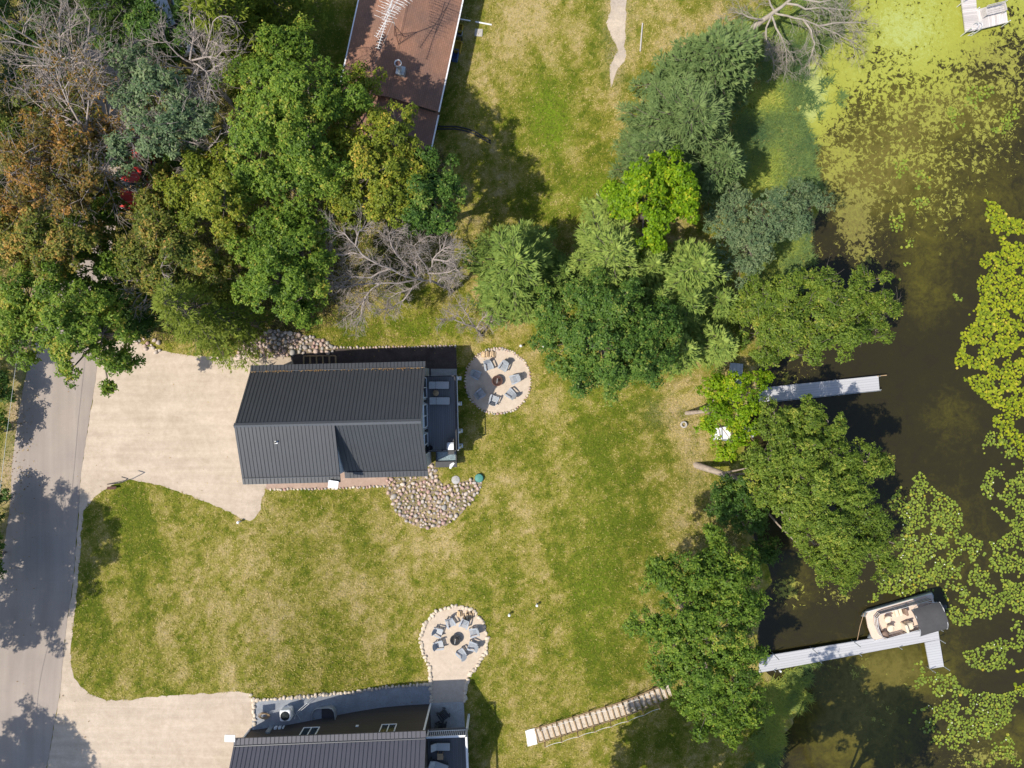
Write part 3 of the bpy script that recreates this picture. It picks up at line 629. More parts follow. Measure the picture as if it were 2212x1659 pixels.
    for a, b, rad, _ in random.sample(gp, 40):
        o = mobj('water_lily', fm); o.location = (a, b, WATER_Z + 0.05); o.scale = (0.06,) * 3; o.rotation_euler[2] = random.uniform(0, 6)
        tag(o, 'small white water lily blossom among the green lily pads', 'flower', 'white water lilies')
build_pads()

# ---------------------------------------------------------------- grass, marsh, leaf litter
EXCL = [gpoly(p) for p in (P_ROAD, P_DRIVE1, P_BEDN, P_BEDS, P_FP1, P_FP2, P_BED2, P_PATH)]
HOUSEX = [[(-18.3, -6.4), (-6.1, -6.2), (-6.1, 1.4), (-18.3, 1.2)], [(-19.4, -33), (-3.4, -33), (-3.6, -24.7), (-19.4, -25.3)]]
def blades(N, region, ok, hmin, hmax, wd, tintf, m, name, label, lean=1.0, dirn=None, quad=False):
    x = rng.uniform(region[0], region[1], N); y = rng.uniform(region[2], region[3], N); z = gz(x, y)
    k = ok(x, y, z); x, y, z = x[k], y[k], z[k]; n = len(x)
    a = rng.uniform(0, 6.283, n) if dirn is None else rng.normal(dirn, 0.6, n)
    L = rng.uniform(hmin, hmax, n); el = rng.uniform(0.15, 0.9, n) * lean
    dx = np.cos(a); dy = np.sin(a); w_ = wd * rng.uniform(.6, 1.4, n) / 2
    b0 = np.stack([x - dy * w_, y + dx * w_, z + .01], 1); b1 = np.stack([x + dy * w_, y - dx * w_, z + .01], 1)
    hx = L * np.cos(el); hz = L * np.sin(el)
    tp = np.stack([x + dx * hx, y + dy * hx, z + .01 + hz], 1)
    V = np.stack([b0, b1, tp], 1).reshape(-1, 3); F = np.arange(3 * n).reshape(n, 3)
    me = npmesh(name, V, F, m, tint=np.clip(tintf(x, y, z, n), 0, 1))
    return tag(mobj(name, me), label, 'grass', kind='stuff')
def lawn_ok(x, y, z):
    px, py = to_d(x, y, z)
    k = (x < shore_x(y) - 1.2) & (px > -10) & (px < 2222) & (py > -10) & (py < 1670)
    for P in EXCL + HOUSEX: k &= ~inpoly(x, y, P)
    lx = np.interp(py, [p[1] for p in ROAD_L], [p[0] for p in ROAD_L]); k &= ~((px < lx + 2) & (px > lx - 26) & (rng.random(len(x)) < .6))
    return k
def lawn_tint(x, y, z, n): return dryfield(x, y, z) + rng.normal(0, .33, n) + 0.03
blades(620000, (-41, 26, -31, 31), lawn_ok, 0.07, 0.22, 0.045, lawn_tint, M['grass_blade'], 'lawn_grass', 'mown lawn grass, part green and part straw coloured', 0.8)
P_MARSH = [(1580, 30), (1700, 10), (1840, -40), (1870, 0), (1815, 65), (1765, 140), (1722, 215), (1728, 265), (1766, 300), (1778, 400), (1740, 450), (1690, 430), (1600, 440), (1570, 300), (1640, 190)]
P_MARSH2 = [(1640, 480), (1760, 470), (1742, 545), (1735, 590), (1700, 640), (1600, 640), (1620, 560)]
P_MARSH3 = [(1660, 1480), (1700, 1470), (1735, 1434), (1772, 1440), (1755, 1490), (1725, 1525), (1690, 1560), (1670, 1660), (1600, 1670), (1640, 1560)]
P_TUFT = [[(1727, 222), (1757, 208), (1765, 190), (1745, 178), (1725, 205)], [(1770, 185), (1796, 182), (1798, 168), (1775, 172)], [(1752, 232), (1772, 228), (1770, 220), (1755, 222)], [(1780, 228), (1806, 222), (1805, 212), (1782, 216)], [(1722, 265), (1748, 262), (1740, 238), (1722, 245)], [(1775, 255), (1793, 258), (1790, 242), (1778, 243)], [(1745, 300), (1762, 300), (1758, 285), (1746, 287)], [(1710, 228), (1735, 225), (1728, 214), (1714, 216)]]
MARSHW = [[PW(a, b, -2.2) for a, b in p] for p in [P_MARSH, P_MARSH2, P_MARSH3] + P_TUFT]
def marsh_ok(x, y, z):
    k = np.zeros(len(x), bool)
    wx = (N1.fbm(x * .9, y * .9, 4) - .5) * 3.2; wy = (N2.fbm(x * .9, y * .9, 4) - .5) * 3.2
    for P in MARSHW: k |= inpoly(x + wx, y + wy, P)
    return k
def marsh_tint(x, y, z, n):
    px, py = to_d(x, y, z)
    return 0.42 + (N1.fbm(x * .35, y * .35, 3) - .5) * 1.3 + rng.normal(0, .13, n) + blobs(px, py, [(1700, 1500, 120, 120, .32), (1700, 560, 60, 60, .25), (1600, 430, 50, 50, .25), (1690, 350, 60, 60, .05), (1750, 215, 60, 60, -.35), (1750, 390, 50, 60, -.2), (1770, 320, 30, 30, -.2)])
_gz = gz
def gz_marsh(x, y): return np.maximum(_gz(x, y), WATER_Z + 0.0)
gz = gz_marsh
blades(230000, (12, 27, -31, 33), marsh_ok, 0.3, 0.75, 0.05, marsh_tint, M['marsh_blade'], 'marsh_grass', 'tall blue green marsh grass along the lake edge', 0.8, dirn=None)
gz = _gz
def litter():
    N = 60000; x = rng.uniform(-41, 25, N); y = rng.uniform(-31, 31, N); z = gz(x, y); px, py = to_d(x, y, z)
    p = inpoly(px, py, P_WOOD) * .5 + blobs(px, py, [(900, 720, 160, 30, .5), (1000, 720, 120, 40, .2), (40, 950, 30, 200, .9), (1450, 900, 60, 60, .1), (1560, 1150, 60, 60, .5), (1200, 560, 80, 80, .12), (330, 1060, 200, 40, .05), (450, 900, 260, 160, .012)]) + 0.004
    k = (rng.random(N) < p) & (px < 1650) & (np.abs(px - 1106) < 1120)
    for P in HOUSEX: k &= ~inpoly(x, y, P)
    x, y, z = x[k], y[k], z[k]; n = len(x); a = rng.uniform(0, 6.28, n); L = rng.uniform(.035, .08, n); c = np.cos(a) * L; s = np.sin(a) * L; zz = z + .045
    h = rng.uniform(-.02, .03, n)
    V = np.stack([np.stack([x + c, y + s, zz], 1), np.stack([x - s * .5, y + c * .5, zz + h], 1), np.stack([x - c, y - s, zz + .01], 1), np.stack([x + s * .5, y - c * .5, zz + h], 1)], 1).reshape(-1, 3)
    me = npmesh('leaf_litter', V, np.arange(4 * n).reshape(n, 4), M['litter'], tint=rng.random(n))
    tag(mobj('leaf_litter', me), 'fallen dry yellow and brown leaves on the ground', 'leaf litter', kind='stuff')
litter()

# ---------------------------------------------------------------- the black roofed cottage (upper house)
def seams(mb, xs, prof, mi=1, w_=0.024, h_=0.035):
    for x in xs:
        for (y0, z0), (y1, z1) in zip(prof[:-1], prof[1:]):
            a = x - w_ / 2; b = x + w_ / 2
            vs = [(a, y0, z0 - .01), (b, y0, z0 - .01), (b, y0, z0 + h_), (a, y0, z0 + h_), (a, y1, z1 - .01), (b, y1, z1 - .01), (b, y1, z1 + h_), (a, y1, z1 + h_)]
            mb.add(vs, [(0, 1, 2, 3), (4, 7, 6, 5), (3, 2, 6, 7), (0, 3, 7, 4), (1, 5, 6, 2)], mi)
def roof_slab(mb, prof, x0, x1, th=0.13, mi=0):
    mb.extr(prof + [(y, z - th) for y, z in prof[::-1]], x0, x1, mi)
def frange(a, b, s):
    n = int((b - a) / s); return [a + s * (k + .5) for k in range(n)]
def window(parent, axis, pos, lo, hi, z0, z1, cols=2, name='window', frame='white_paint', out=1):
    """window on a wall; axis 'x': wall faces +-x at pos, spans lo..hi in y"""
    fr = MB(); pn = MB(); t = 0.07
    def bx(mb, u0, u1, v0, v1, d, off):
        if axis == 'x': mb.box(Vector((pos + out * off, (u0 + u1) / 2, (v0 + v1) / 2)), (d, u1 - u0, v1 - v0))
        else: mb.box(Vector(((u0 + u1) / 2, pos + out * off, (v0 + v1) / 2)), (u1 - u0, d, v1 - v0))
    bx(fr, lo, hi, z0, z0 + t, .1, .03); bx(fr, lo, hi, z1 - t, z1, .1, .03)
    for k in range(cols + 1):
        u = lo + (hi - lo - t) * k / cols; bx(fr, u, u + t, z0 + t, z1 - t, .1, .03)
    for k in range(cols):
        u = lo + (hi - lo - t) * k / cols; v = lo + (hi - lo - t) * (k + 1) / cols
        bx(pn, u + t, v, z0 + t, z1 - t, .04, .02)
    f = fr.build(name, M[frame], parent); pn.build('pane', M['glass'], f)
    return f
def railing(mb, pts, z0, z1, post=1.4, bal=0.12, rt=(0.07, 0.05), bt=0.014, pw=0.07, mi=0):
    for (x0, y0), (x1, y1) in zip(pts[:-1], pts[1:]):
        d = math.dist((x0, y0), (x1, y1)); a = math.atan2(y1 - y0, x1 - x0); c = ((x0 + x1) / 2, (y0 + y1) / 2)
        mb.box(Vector((*c, z1)), (d, rt[0], rt[1]), a, mi); mb.box(Vector((*c, z0 + .1)), (d, .04, .035), a, mi)
        n = max(1, int(d / bal))
        for k in range(n):
            t = (k + .5) / n; mb.box(Vector((x0 + (x1 - x0) * t, y0 + (y1 - y0) * t, (z0 + z1) / 2)), (bt, bt, z1 - z0 - .1), a, mi)
        n = max(1, round(d / post))
        for k in range(n + 1):
            t = k / n; mb.box(Vector((x0 + (x1 - x0) * t, y0 + (y1 - y0) * t, (z0 + z1) / 2 + .02)), (pw, pw, z1 - z0 + .06), a, mi)
h1 = thing('cottage', 'cottage with black standing seam metal roof and raised deck beside the round fire pit', 'house', (-12.19, -2.60, 0), R(1.35))
mb = MB(); mb.extr([(-3.65, -.6), (3.65, -.6), (3.65, 4.72), (0, 7.7), (-3.65, 4.72)], -5.95, 5.88); mb.build('wall', M['grey_siding'], h1)
mb = MB(); PN = [(4.06, 4.8), (3.62, 4.92), (0.0, 8.0)]
roof_slab(mb, PN, -6.17, 6.17); seams(mb, frange(-6.17, 6.17, .25), PN)
PS = [(0.0, 8.0), (-3.62, 4.92), (-4.06, 4.8)]
roof_slab(mb, PS, .3, 6.17); seams(mb, frange(.55, 6.17, .25), PS)
for x in (-6.17, 6.17): mb.box(Vector((x, 2.03, 6.4)), (.01, .01, .01), 0, 1)
mb.build('roof', [M['dark_metal_roof'], M['seam']], h1)
mb = MB(); PD = [(0.0, 8.03), (-3.64, 6.84), (-4.08, 6.74)]
roof_slab(mb, PD, -6.18, .44, .16); seams(mb, frange(-6.15, .44, .25), PD)
dr = mb.build('dormer_roof', [M['dark_metal_roof'], M['seam']], h1)
mb = MB(); mb.extr([(-3.63, 4.3), (-3.63, 6.72), (-.1, 7.86), (-.1, 6.5)], -5.95, .22); mb.build('dormer_wall', M['white_paint'], h1)
mb = MB(); mb.extr([(.16, 7.93), (0, 8.09), (-.16, 7.98), (-.16, 7.9), (.16, 7.85)], -6.2, 6.19); mb.build('ridge_cap', M['ridge_metal'], h1)
mb = MB(); mb.extr([(3.68, 4.935), (3.66, 5.0), (3.60, 5.02), (3.60, 4.955)], -6.15, 6.15)
mb.build('snow_guard', M['ridge_metal'], h1)
mb = MB(); mb.extr([(-3.62, 4.95), (-3.64, 5.01), (-3.67, 4.99), (-3.66, 4.93)], .5, 6.15); mb.build('snow_guard', M['ridge_metal'], h1)
mb = MB(); mb.extr([(-3.62, 6.86), (-3.64, 6.92), (-3.68, 6.9), (-3.67, 6.85)], -6.15, .42); mb.build('snow_guard', M['ridge_metal'], h1)
mb = MB(); mb.box(Vector((-3.55, -1.2, 7.64)), (.2, .2, .05)); mb.tube([(-3.55, -1.2, 7.6), (-3.55, -1.2, 7.95)], .06, 8, 1); mb.build('vent_pipe', [M['white_paint'], M['black_metal']], h1)
mb = MB(); mb.box(Vector((.02, -4.18, 6.98)), (.68, .5, .04), R(-9), 0, .015); mb.tube([(.1, -3.9, 6.75), (.05, -4.15, 6.95)], .03, 6, 1); mb.build('flat_antenna', [M['white_paint'], M['galv']], h1)
for lo, hi in ((1.45, 2.95), (-.68, 1.0), (-2.66, -1.12)): window(h1, 'x', 5.88, lo, hi, 2.38, 4.5, 2, 'patio_window')
for y in (1.22, -.9):
    mb = MB(); mb.lathe([(0, 3.62), (.1, 3.62), (.12, 3.75), (.1, 4.0), (0, 4.02)], (6.02, y, 0), 12); mb.box(Vector((5.93, y, 3.8)), (.1, .08, .1)); mb.build('wall_lamp', M['black_metal'], h1)
mb = MB(); mb.box(Vector((7.02, .27, 2.21)), (2.24, 5.5, .17)); dk = mb.build('deck', M['deck_boards'], h1)
mb = MB(); mb.box(Vector((8.17, .27, 2.12)), (.04, 5.54, .3)); mb.box(Vector((7.02, -2.52, 2.1)), (2.24, .05, .3)); mb.build('fascia', M['white_paint'], dk)
for y in (2.85, .9, -1.2, -2.35):
    mb = MB(); mb.box(Vector((8.2, y, .92)), (.16, .16, 2.1)); mb.box(Vector((8.2, y, .02)), (.3, .3, .3)); mb.build('post', M['white_paint'], dk)
mb = MB(); railing(mb, [(5.95, 3.0), (8.1, 3.0), (8.1, -2.45), (5.95, -2.45)], 2.3, 3.3); mb.build('railing', M['black_metal'], dk)
def roof_leaves():
    n = 300; r = np.random.default_rng(3); x = r.uniform(-6.1, 6.1, n); y = 3.63 - np.abs(r.normal(0, .05, n)); z = 5.03 + (3.6 - y) * .86; a = r.uniform(0, 6.28, n); L = r.uniform(.03, .06, n); c = np.cos(a) * L; s_ = np.sin(a) * L
    keep = r.random(n) < .25 + .75 * (N1.at(x * .7 + 50, y * 0) > .45); V = np.stack([np.stack([x + c, y + s_, z], 1), np.stack([x - s_ * .6, y + c * .6, z + .02], 1), np.stack([x - c, y - s_, z + .01], 1), np.stack([x + s_ * .6, y - c * .6, z], 1)], 1)[keep].reshape(-1, 3)
    o = mobj('roof_leaves', npmesh('roof_leaves', V, np.arange(len(V)).reshape(-1, 4), M['litter'], tint=r.random(len(V) // 4) * .5)); o.location = h1.location; o.rotation_euler = h1.rotation_euler
    tag(o, 'dry tan leaves caught along the upper eave of the black metal roof', 'leaf litter', kind='stuff')
roof_leaves()
# timber stair on the north side
mb = MB()
x0, y0, z0 = PG(657, 775); x1, y1, z1 = PG(726, 772)
st = thing('timber_steps', 'timber framed gravel steps in the shade of the black roof', 'steps', ((x0 + x1) / 2, y0, (z0 + z1) / 2), R(1))
Ls = x1 - x0
for k in range(6):
    f = k / 5; mb.box(Vector((-Ls / 2 + Ls * f, -.3, (z0 - z1) * (.5 - f) + .08)), (.1, 1.0, .2))
for yy in (.22,):
    mb.tube([(-Ls / 2, yy, (z0 - z1) / 2 + .14), (Ls / 2, yy, (z1 - z0) / 2 + .14)], .06, 4)
mb.build('riser', M['timber'], st)
mb = MB(); mb.box(Vector((-5.27, .45, .03)), (2.0, 1.44, .1)); o = mb.build('patio_slab', M['concrete']); tag(o, kind='structure')

# ---------------------------------------------------------------- the lower house
h2 = thing('brown_house', 'house with dark brown walls, grey metal roof and blue gravel bed at the lower edge', 'house', (-6.33, -24.75, 0), R(2.3))
mb = MB(); mb.box(Vector((-6.4, -4.1, 2.3)), (12.8, 8.2, 5.9)); mb.extr([(-8.2, 5.25), (0, 5.25), (-4.1, 8.4)], -12.8, 0); mb.build('wall', M['brown_siding'], h2)
mb = MB(); Q = [(.42, 5.16), (-.02, 5.3), (-4.1, 8.6), (-8.2, 5.3), (-8.6, 5.16)]
roof_slab(mb, Q[:3], -13.15, .3); roof_slab(mb, Q[2:], -13.15, .3); seams(mb, frange(-13.15, .3, .3), Q[:3]); seams(mb, frange(-13.15, .3, .3), Q[2:])
mb.build('roof', [M['purple_metal_roof'], M['seam']], h2)
mb = MB(); mb.extr([(.02, 5.31), (.0, 5.37), (-.05, 5.38), (-.05, 5.33)], -13.1, .28); mb.build('snow_guard', M['ridge_metal'], h2)
mb = MB(); mb.box(Vector((.05, .05, 2.35)), (.12, .12, 5.5)); mb.build('corner_trim', M['white_paint'], h2)
mb = MB(); mb.box(Vector((-12.82, .04, 3.4)), (.1, .1, 3.4)); mb.build('corner_trim', M['white_paint'], h2)
for lo, hi in ((-8.87, -7.67), (-3.17, -2.05)): window(h2, 'y', 0.0, lo, hi, 3.15, 4.4, 2, 'window')
mb = MB(); mb.box(Vector((-4.95, .04, 3.2)), (.2, .06, .2)); mb.build('wall_vent', M['white_paint'], h2)
for c_, d_, m_ in (((-11.3, .07, 3.2), (.3, .14, 1.1), 'galv'), ((-10.95, .06, 3.0), (.2, .12, .35), 'white_paint'), ((-10.65, .06, 3.0), (.2, .12, .3), 'white_paint'), ((-12.6, .06, 2.95), (.12, .1, .25), 'white_paint'), ((-10.4, .06, 2.95), (.1, .1, .35), 'white_paint')):
    mb = MB(); mb.box(Vector(c_), d_); mb.build('utility_box', M[m_], h2)
mb = MB(); mb.box(Vector((-13.2, .72, 5.72)), (.72, .48, .05), R(-4), 0, .015); mb.tube([(-13.0, .3, 5.3), (-13.15, .7, 5.7)], .03, 6, 1); mb.build('flat_antenna', [M['white_paint'], M['galv']], h2)
# window well
gw = GZ(-14.2, -25.0)
mb = MB(); ring = [(-8.6, .02), (-8.55, .55), (-8.4, .8), (-8.15, .9), (-7.3, .9), (-7.05, .8), (-6.9, .55), (-6.85, .02)]
mb.tube([(x, y, gw + .38) for x, y in ring], .035, 6); mb.build('window_well_rim', M['galv'], h2)
mb = MB()
for (xa, ya), (xb, yb) in zip(ring[:-1], ring[1:]): mb.add([(xa, ya, gw - .2), (xb, yb, gw - .2), (xb, yb, gw + .38), (xa, ya, gw + .38)], [(0, 1, 2, 3)])
mb.add([(x, y, gw + .05) for x, y in ring], [tuple(range(8))], 1); mb.build('window_well', [M['galv'], M['charcoal']], h2)
# deck with white rails
mb = MB(); mb.box(Vector((1.5, -4.6, 2.2)), (3.0, 7.4, .2)); dk2 = mb.build('deck', M['deck_boards_dark'], h2)
mb = MB(); railing(mb, [(.1, -.95), (2.96, -.95), (2.96, -8.2)], 2.3, 3.32, 2.0, .14, (.14, .06), .03, .1); mb.build('railing', M['white_paint'], dk2)
mb = MB(); mb.box(Vector((2.96, -.95, 1.1)), (.16, .16, 2.4)); mb.build('post', M['white_paint'], dk2)
mb = MB(); mb.box(Vector((2.96, -5.2, 1.1)), (.16, .16, 2.4)); mb.build('post', M['white_paint'], dk2)
mb = MB(); mb.box(Vector((1.3, -1.9, .03)), (2.62, 4.0, .12)); o = mb.build('porch_slab', M['concrete']); o.location = (-6.33, -24.75, 0.02); o.rotation_euler[2] = R(2.3); tag(o, kind='structure')

# ---------------------------------------------------------------- things around the houses
def lounger(loc, rz, back, label):
    t = thing('sun_lounger', label, 'sun lounger', loc, rz, 'padded loungers on the decks')
    mb = MB(); mb.box(Vector((.97, 0, .33)), (.98, .54, .1), 0, 0, .03); mb.build('seat_cushion', M['cushion'], t)
    mb = MB(); m4 = Matrix.Rotation(back, 4, 'Y'); c = Vector((.46, 0, .33)) + Vector((-math.cos(back) * .24, 0, math.sin(back) * .24)); mb.box(c, (.5, .54, .09), 0, 0, .03, mat4=m4); mb.build('back_cushion', M['cushion'], t)
    mb = MB(); mb.box(Vector((.73, .26, .24)), (1.5, .04, .06)); mb.box(Vector((.73, -.26, .24)), (1.5, .04, .06)); mb.box(Vector((1.46, 0, .24)), (.04, .5, .06)); mb.build('frame', M['charcoal'], t)
    for x in (.1, 1.38):
        for y in (-.25, .25):
            mb = MB(); mb.box(Vector((x, y, .11)), (.05, .05, .22)); mb.build('leg', M['charcoal'], t)
x, y = PW(927, 832, 2.65); lounger((x, y, 2.3), R(0), R(3), 'flat grey lounger on the upper deck, on the railing side of the round table')
x, y = PW(928.5, 866, 2.65); lounger((x, y, 2.3), R(0), R(3), 'flat grey lounger on the upper deck, on the open floor side of the round table')
x, y = PW(929, 1613.5, 2.65); lounger((x, y, 2.3), R(0), R(38), 'grey lounger with raised back against the white rail of the lower deck')
x, y = PW(929, 1652, 2.65); lounger((x - .1, y + .15, 2.3), R(-20), R(35), 'slanted grey lounger below the small wooden table on the lower deck')
x, y = PW(941.5, 849, 2.8)
t = thing('round_table', 'small round brown table between two loungers on the upper deck', 'table', (x, y, 2.3))
mb = MB(); mb.lathe([(0, .45), (.22, .45), (.225, .47), (.22, .5), (0, .5)], n=20); mb.build('tabletop', M['timber'], t)
for k in range(3):
    mb = MB(); a = k * 2.094; mb.tube([(.17 * math.cos(a), .17 * math.sin(a), 0), (.1 * math.cos(a), .1 * math.sin(a), .46)], .02, 6); mb.build('leg', M['black_metal'], t)
x, y = PW(951, 1634.5, 2.7)
t = thing('side_table', 'small square wooden table between the loungers of the lower deck', 'table', (x, y, 2.3))
mb = MB()
for k in range(4): mb.box(Vector((0, -.165 + .11 * k, .42)), (.44, .1, .03))
mb.build('tabletop', M['wood'], t)
for sx in (-.18, .18):
    for sy in (-.18, .18):
        mb = MB(); mb.box(Vector((sx, sy, .2)), (.05, .05, .4)); mb.build('leg', M['wood'], t)
x, y = PW(974, 962, 3.1)
t = thing('grill', 'black and white barbecue grill in the railing corner of the upper deck', 'grill', (x, y, 2.3), R(1.35))
mb = MB(); mb.box(Vector((0, -.05, .4)), (.5, .95, .8), 0, 0, .03); mb.build('cabinet', M['charcoal'], t)
mb = MB(); mb.extr([(-.32, .82), (.22, .82), (.22, 1.0), (.1, 1.1), (-.2, 1.1), (-.32, 1.0)], -.22, .22); mb.build('hood', M['white_paint'], t)
for y in (.42, -.52):
    mb = MB(); mb.box(Vector((0, y, .84)), (.46, .28, .04)); mb.build('side_shelf', M['charcoal'], t)
mb = MB(); mb.tube([(-.28, -.3, .95), (-.28, .2, .95)], .015, 6); mb.build('handle', M['aluminium'], t)
x, y = PW(929, 968, 2.7)
t = thing('planter', 'round black planter in the deck corner by the wall of the black roofed cottage', 'planter', (x, y, 2.3))
mb = MB(); mb.lathe([(0, 0), (.16, 0), (.2, .36), (.17, .37), (.165, .3), (0, .3)], n=18); mb.build('pot', M['black_metal'], t)
mb = MB()
for k in range(60):
    a = random.uniform(0, 6.28); e = random.uniform(.2, 1.3); L = random.uniform(.12, .25); p = Vector((0, 0, .3)); d = Vector((math.cos(a) * math.cos(e), math.sin(a) * math.cos(e), math.sin(e))); s_ = Vector((-math.sin(a), math.cos(a), 0)) * .02
    mb.add([p, p + d * L * .5 + s_, p + d * L, p + d * L * .5 - s_], [(0, 1, 2, 3)])
mb.build('foliage', M['charcoal'], t)
# hot tub
x0, y0 = PW(941, 1000, .9); x1, y1 = PW(986, 1000, .9)
t = thing('hot_tub', 'square hot tub half under the deck beside the boulders', 'hot tub', ((x0 + x1) / 2, y0 + .62, 0), R(1.35))
mb = MB(); hw = (x1 - x0) / 2
for s_, d_ in (((0, -.72, .43), (2 * hw, .08, .86)), ((0, .72, .43), (2 * hw, .08, .86)), ((-hw + .04, 0, .43), (.08, 1.36, .86)), ((hw - .04, 0, .43), (.08, 1.36, .86))): mb.box(Vector(s_), d_)
mb.build('cabinet', M['charcoal'], t)
mb = MB(); mb.box(Vector((0, 0, .7)), (2 * hw - .16, 1.36, .1)); mb.build('tub_water', M['water_light'], t)
mb = MB(); mb.box(Vector((0, -.72, .9)), (2 * hw + .06, .46, .14), 0, 0, .04); mb.build('cover', M['charcoal'], t)
mb = MB()
for k, (dx, dy, a) in enumerate(((.42, -.8, 20), (.5, -.74, 35), (.36, -.86, 10))): mb.box(Vector((dx, dy, .985 + .015 * k)), (.16, .36, .03), R(-a), 0, .012)
o = mb.build('towel', M['white_paint']); o.location = t.location; tag(o, 'crumpled white towel lying on the hot tub cover', 'towel')
# lids and small yard things
x, y, z = PG(984.5, 1036.5)
t = mobj('tank_cover', MB().lathe([(0, .06), (.3, .06), (.335, .03), (.335, -.1)], n=26).mesh('tank_cover', M['concrete'])); t.location = (x, y, z); tag(t, 'flat round concrete cover in the grass beside the boulder bed', 'tank cover')
x, y, z = PG(1035, 1032.5, .12)
t = thing('round_hatch', 'round green plastic hatch standing in the grass at the tip of the boulder bed', 'hatch', (x, y, z - .12))
mb = MB(); mb.lathe([(.31, -.1), (.33, .16), (.34, .2), (.33, .24), (.26, .26), (0, .275)], n=28); mb.build('lid', M['teal_plastic'], t)
mb = MB()
for k in range(6):
    a = k * 1.047; mb.box(Vector((.29 * math.cos(a), .29 * math.sin(a), .26)), (.03, .03, .02), a)
mb.build('bolt', M['black_metal'], t)
for (px, py, lab) in ((513, 1129, 'short white post beside the tip of the sandy driveway'), (1100, 1330, 'short white post in the lawn nearest the lower fire pit'), (1160, 1309, 'short white post out on the open lawn right of the lower fire pit'), (1125, 747, 'short white post just above the upper fire pit'), (1175, 748, 'small white post at the edge of the dark oak by the upper fire pit')):
    x, y, z = PG(px, py, .5)
    t = thing('marker_post', lab, 'marker post', (x, y, z - .5), 0, 'white marker posts'); mb = MB(); mb.tube([(0, 0, -.1), (0, 0, .45)], .055, 10); mb.build('pipe', M['white_paint'], t); mb = MB(); mb.lathe([(.0, .5), (.08, .49), (.105, .45), (.1, .4), (.06, .4)], n=14); mb.build('cap', M['white_paint'], t)
x, y, z = PG(241, 1054, .3)
t = thing('sign_plate', 'rust brown plate on a post at the edge of the sandy drive', 'sign', (x, y, z - .3), R(2)); mb = MB(); mb.box(Vector((0, 0, .3)), (.68, .04, .22), 0, 0, .01, mat4=Matrix.Rotation(R(60), 4, 'X')); mb.build('plate', M['rust'], t); mb = MB(); mb.tube([(0, 0, -.1), (0, 0, .28)], .03, 6); mb.build('post', M['rust'], t)
t = thing('bent_pole', 'thin bent black pole with a crosspiece at the corner of the sandy drive', 'pole', PG(232, 1046)); o0 = Vector(t.location)
mb = MB(); pts = [Vector(PG(232, 1046)) + Vector((0, 0, .02))] + [Vector(PG(a, b, h)) for a, b, h in ((252, 1044, .4), (263, 1043, .7), (272, 1037, 1.0), (276, 1034, 1.1))]; mb.tube([p - o0 for p in pts], .03, 6); mb.build('shaft', M['black_metal'], t)
mb = MB(); a = Vector(PG(277, 1034, 1.1)) - o0; b = Vector(PG(263, 1030, 1.1)) - o0; mb.tube([a, b], .04, 6); mb.build('crosspiece', M['black_metal'], t)
# AC unit, stand, hose coil by the lower house
def L2(x, y): c, s_ = math.cos(R(2.3)), math.sin(R(2.3)); return (-6.33 + x * c - y * s_, -24.75 + x * s_ + y * c)
px, py, pz = PG(616, 1546, .75)
t = thing('air_conditioner', 'square white air conditioner with black fan top on the blue gravel', 'air conditioner', (px, py, pz - .75), R(3))
mb = MB(); mb.box(Vector((0, 0, .4)), (.78, .82, .8), 0, 0, .09); mb.build('casing', M['white_paint'], t)
mb = MB(); mb.lathe([(.33, .8), (.33, .83), (.3, .85)], n=24)
for r_ in (.08, .14, .2, .26): mb.lathe([(r_ - .008, .84), (r_, .85), (r_ + .008, .84)], n=24)
mb.build('grille', M['black_metal'], t)
mb = MB(); mb.lathe([(0, .815), (.32, .812)], n=24); mb.build('fan_well', M['glass'], t)
px, py, pz = PG(637, 1550)
t = thing('folding_stand', 'thin pale folding stand of crossed poles beside the air conditioner', 'stand', (px, py, pz)); o0 = Vector(t.location)
for a, b in (((638, 1545, .1), (620, 1521, 1.0)), ((638, 1545, .1), (628, 1528, 1.1)), ((638, 1545, .1), (668, 1520, 1.1)), ((641, 1538, .3), (664, 1518, 1.2)), ((638, 1545, .1), (636, 1553, .3)), ((640, 1540, .2), (650, 1556, .05))):
    mb = MB(); mb.tube([Vector(PG(*a)) - o0, Vector(PG(*b)) - o0], .018, 6); mb.build('pole', M['aluminium'], t)
px, py, pz = PG(570, 1546, .1)
mb = MB()
for k in range(9): mb.tube([(math.cos(q * .35) * (.2 + .03 * (k % 5)) * 1.35 + .02 * k - .08, math.sin(q * .35) * (.14 + .022 * (k % 5)), .02 + .022 * k) for q in range(19)], .014, 5, cap=False)
o = mb.build('hose_coil', M['timber']); o.location = (px, py, pz - .1); tag(o, 'loose brown coil of hose on the blue gravel', 'hose')

